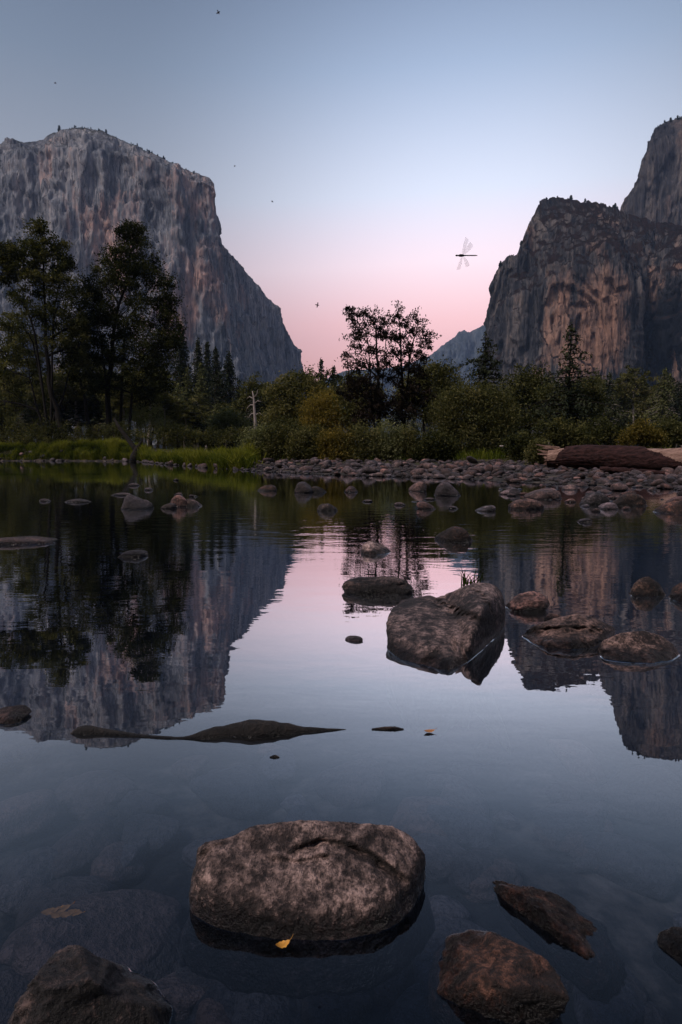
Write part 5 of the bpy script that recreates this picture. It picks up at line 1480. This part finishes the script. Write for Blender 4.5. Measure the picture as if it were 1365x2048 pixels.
# ------------------------------------------------------------------ haze
HZ = 7200
hb = bmesh.new(); bmesh.ops.create_cube(hb, size=1.0)
hme = bpy.data.meshes.new('haze'); hb.to_mesh(hme); hb.free()
haze = link('haze', hme, None, (0, 0, (1320 - 2.6) / 2)); haze.scale = (2 * HZ, 2 * HZ, 1320 + 2.6)
tag(haze, 'thin blue evening haze filling the valley', 'haze', kind='stuff')
hm, nt, N, L = new_mat('evening_haze')
pv = N.new('ShaderNodeVolumePrincipled')
pv.inputs['Color'].default_value = (0.42, 0.62, 1.0, 1); pv.inputs['Density'].default_value = 0.00005; pv.inputs['Anisotropy'].default_value = 0.0
o_ = N.new('ShaderNodeOutputMaterial'); L.new(pv.outputs[0], o_.inputs['Volume'])
hme.materials.append(hm)

# ------------------------------------------------------------------ sky and light
SUN_EL, SUN_AZ = math.radians(52), math.radians(236)          # azimuth clockwise from +Y: raised high to brighten tops, behind the camera
w = bpy.data.worlds.new('World'); scene.world = w; w.use_nodes = True
nt = w.node_tree; N, L = nt.nodes, nt.links; N.clear()
tc = N.new('ShaderNodeTexCoord')
nv = N.new('ShaderNodeVectorMath'); nv.operation = 'NORMALIZE'; L.new(tc.outputs['Generated'], nv.inputs[0])
sx = N.new('ShaderNodeSeparateXYZ'); L.new(nv.outputs[0], sx.inputs[0])
# dusk sky by height above the horizon: rose band, lilac, then blue
SKY = [(0.0, (0.62, 0.29, 0.285)), (0.12, (0.73, 0.35, 0.36)), (0.19, (0.77, 0.44, 0.465)), (0.27, (0.73, 0.575, 0.64)), (0.36, (0.52, 0.55, 0.665)), (0.50, (0.30, 0.375, 0.525)), (0.62, (0.175, 0.235, 0.375)), (0.85, (0.050, 0.092, 0.205)), (1.0, (0.035, 0.065, 0.155))]
# brighter patch of sky in the valley gap
gd = N.new('ShaderNodeVectorMath'); gd.operation = 'DOT_PRODUCT'; L.new(nv.outputs[0], gd.inputs[0])
gdir = ray(935, 470); gdir /= np.linalg.norm(gdir); gd.inputs[1].default_value = tuple(gdir)
gf = maprange(N, L, gd.outputs['Value'], math.cos(math.radians(33)), 1.0)
gf = math_n(N, L, 'POWER', gf, 2.3)
sr = ramp(N, SKY); L.new(math_n(N, L, 'SUBTRACT', sx.outputs[2], math_n(N, L, 'MULTIPLY', gf, 0.022)), sr.inputs[0])
gain = math_n(N, L, 'ADD', math_n(N, L, 'MULTIPLY', gf, 1.02), 0.63)
grad = N.new('ShaderNodeVectorMath'); grad.operation = 'SCALE'; L.new(sr.outputs[0], grad.inputs[0]); L.new(gain, grad.inputs['Scale'])
sky = N.new('ShaderNodeTexSky'); sky.sky_type = 'NISHITA'; sky.sun_disc = False; sky.sun_elevation = math.radians(3); sky.sun_rotation = SUN_AZ
b1 = N.new('ShaderNodeBackground'); L.new(grad.outputs[0], b1.inputs[0]); b1.inputs[1].default_value = 1.0
b2 = N.new('ShaderNodeBackground'); L.new(sky.outputs[0], b2.inputs[0]); b2.inputs[1].default_value = 0.05
ad = N.new('ShaderNodeAddShader'); L.new(b1.outputs[0], ad.inputs[0]); L.new(b2.outputs[0], ad.inputs[1])
wo = N.new('ShaderNodeOutputWorld'); L.new(ad.outputs[0], wo.inputs[0])

sun_d = bpy.data.lights.new('sun', 'SUN'); sun_d.energy = 2.7; sun_d.angle = math.radians(15); sun_d.color = (1.0, 0.85, 0.78)
sun = bpy.data.objects.new('sun', sun_d); COL.objects.link(sun)
sdir = Vector((math.sin(SUN_AZ) * math.cos(SUN_EL), math.cos(SUN_AZ) * math.cos(SUN_EL), math.sin(SUN_EL)))
sun.rotation_euler = (-sdir).to_track_quat('-Z', 'Y').to_euler()

# ------------------------------------------------------------------ render settings
scene.render.engine = 'CYCLES'
cy = scene.cycles
cy.use_denoising = True
try: cy.denoiser = 'OPENIMAGEDENOISE'
except Exception: pass
cy.max_bounces = 8; cy.diffuse_bounces = 2; cy.glossy_bounces = 3; cy.transmission_bounces = 3; cy.transparent_max_bounces = 12; cy.volume_bounces = 1
cy.caustics_reflective = False; cy.caustics_refractive = False
cy.sample_clamp_indirect = 4.0
vs = scene.view_settings
vs.view_transform = 'Standard'; vs.look = 'None'; vs.exposure = 0.0; vs.gamma = 1.0
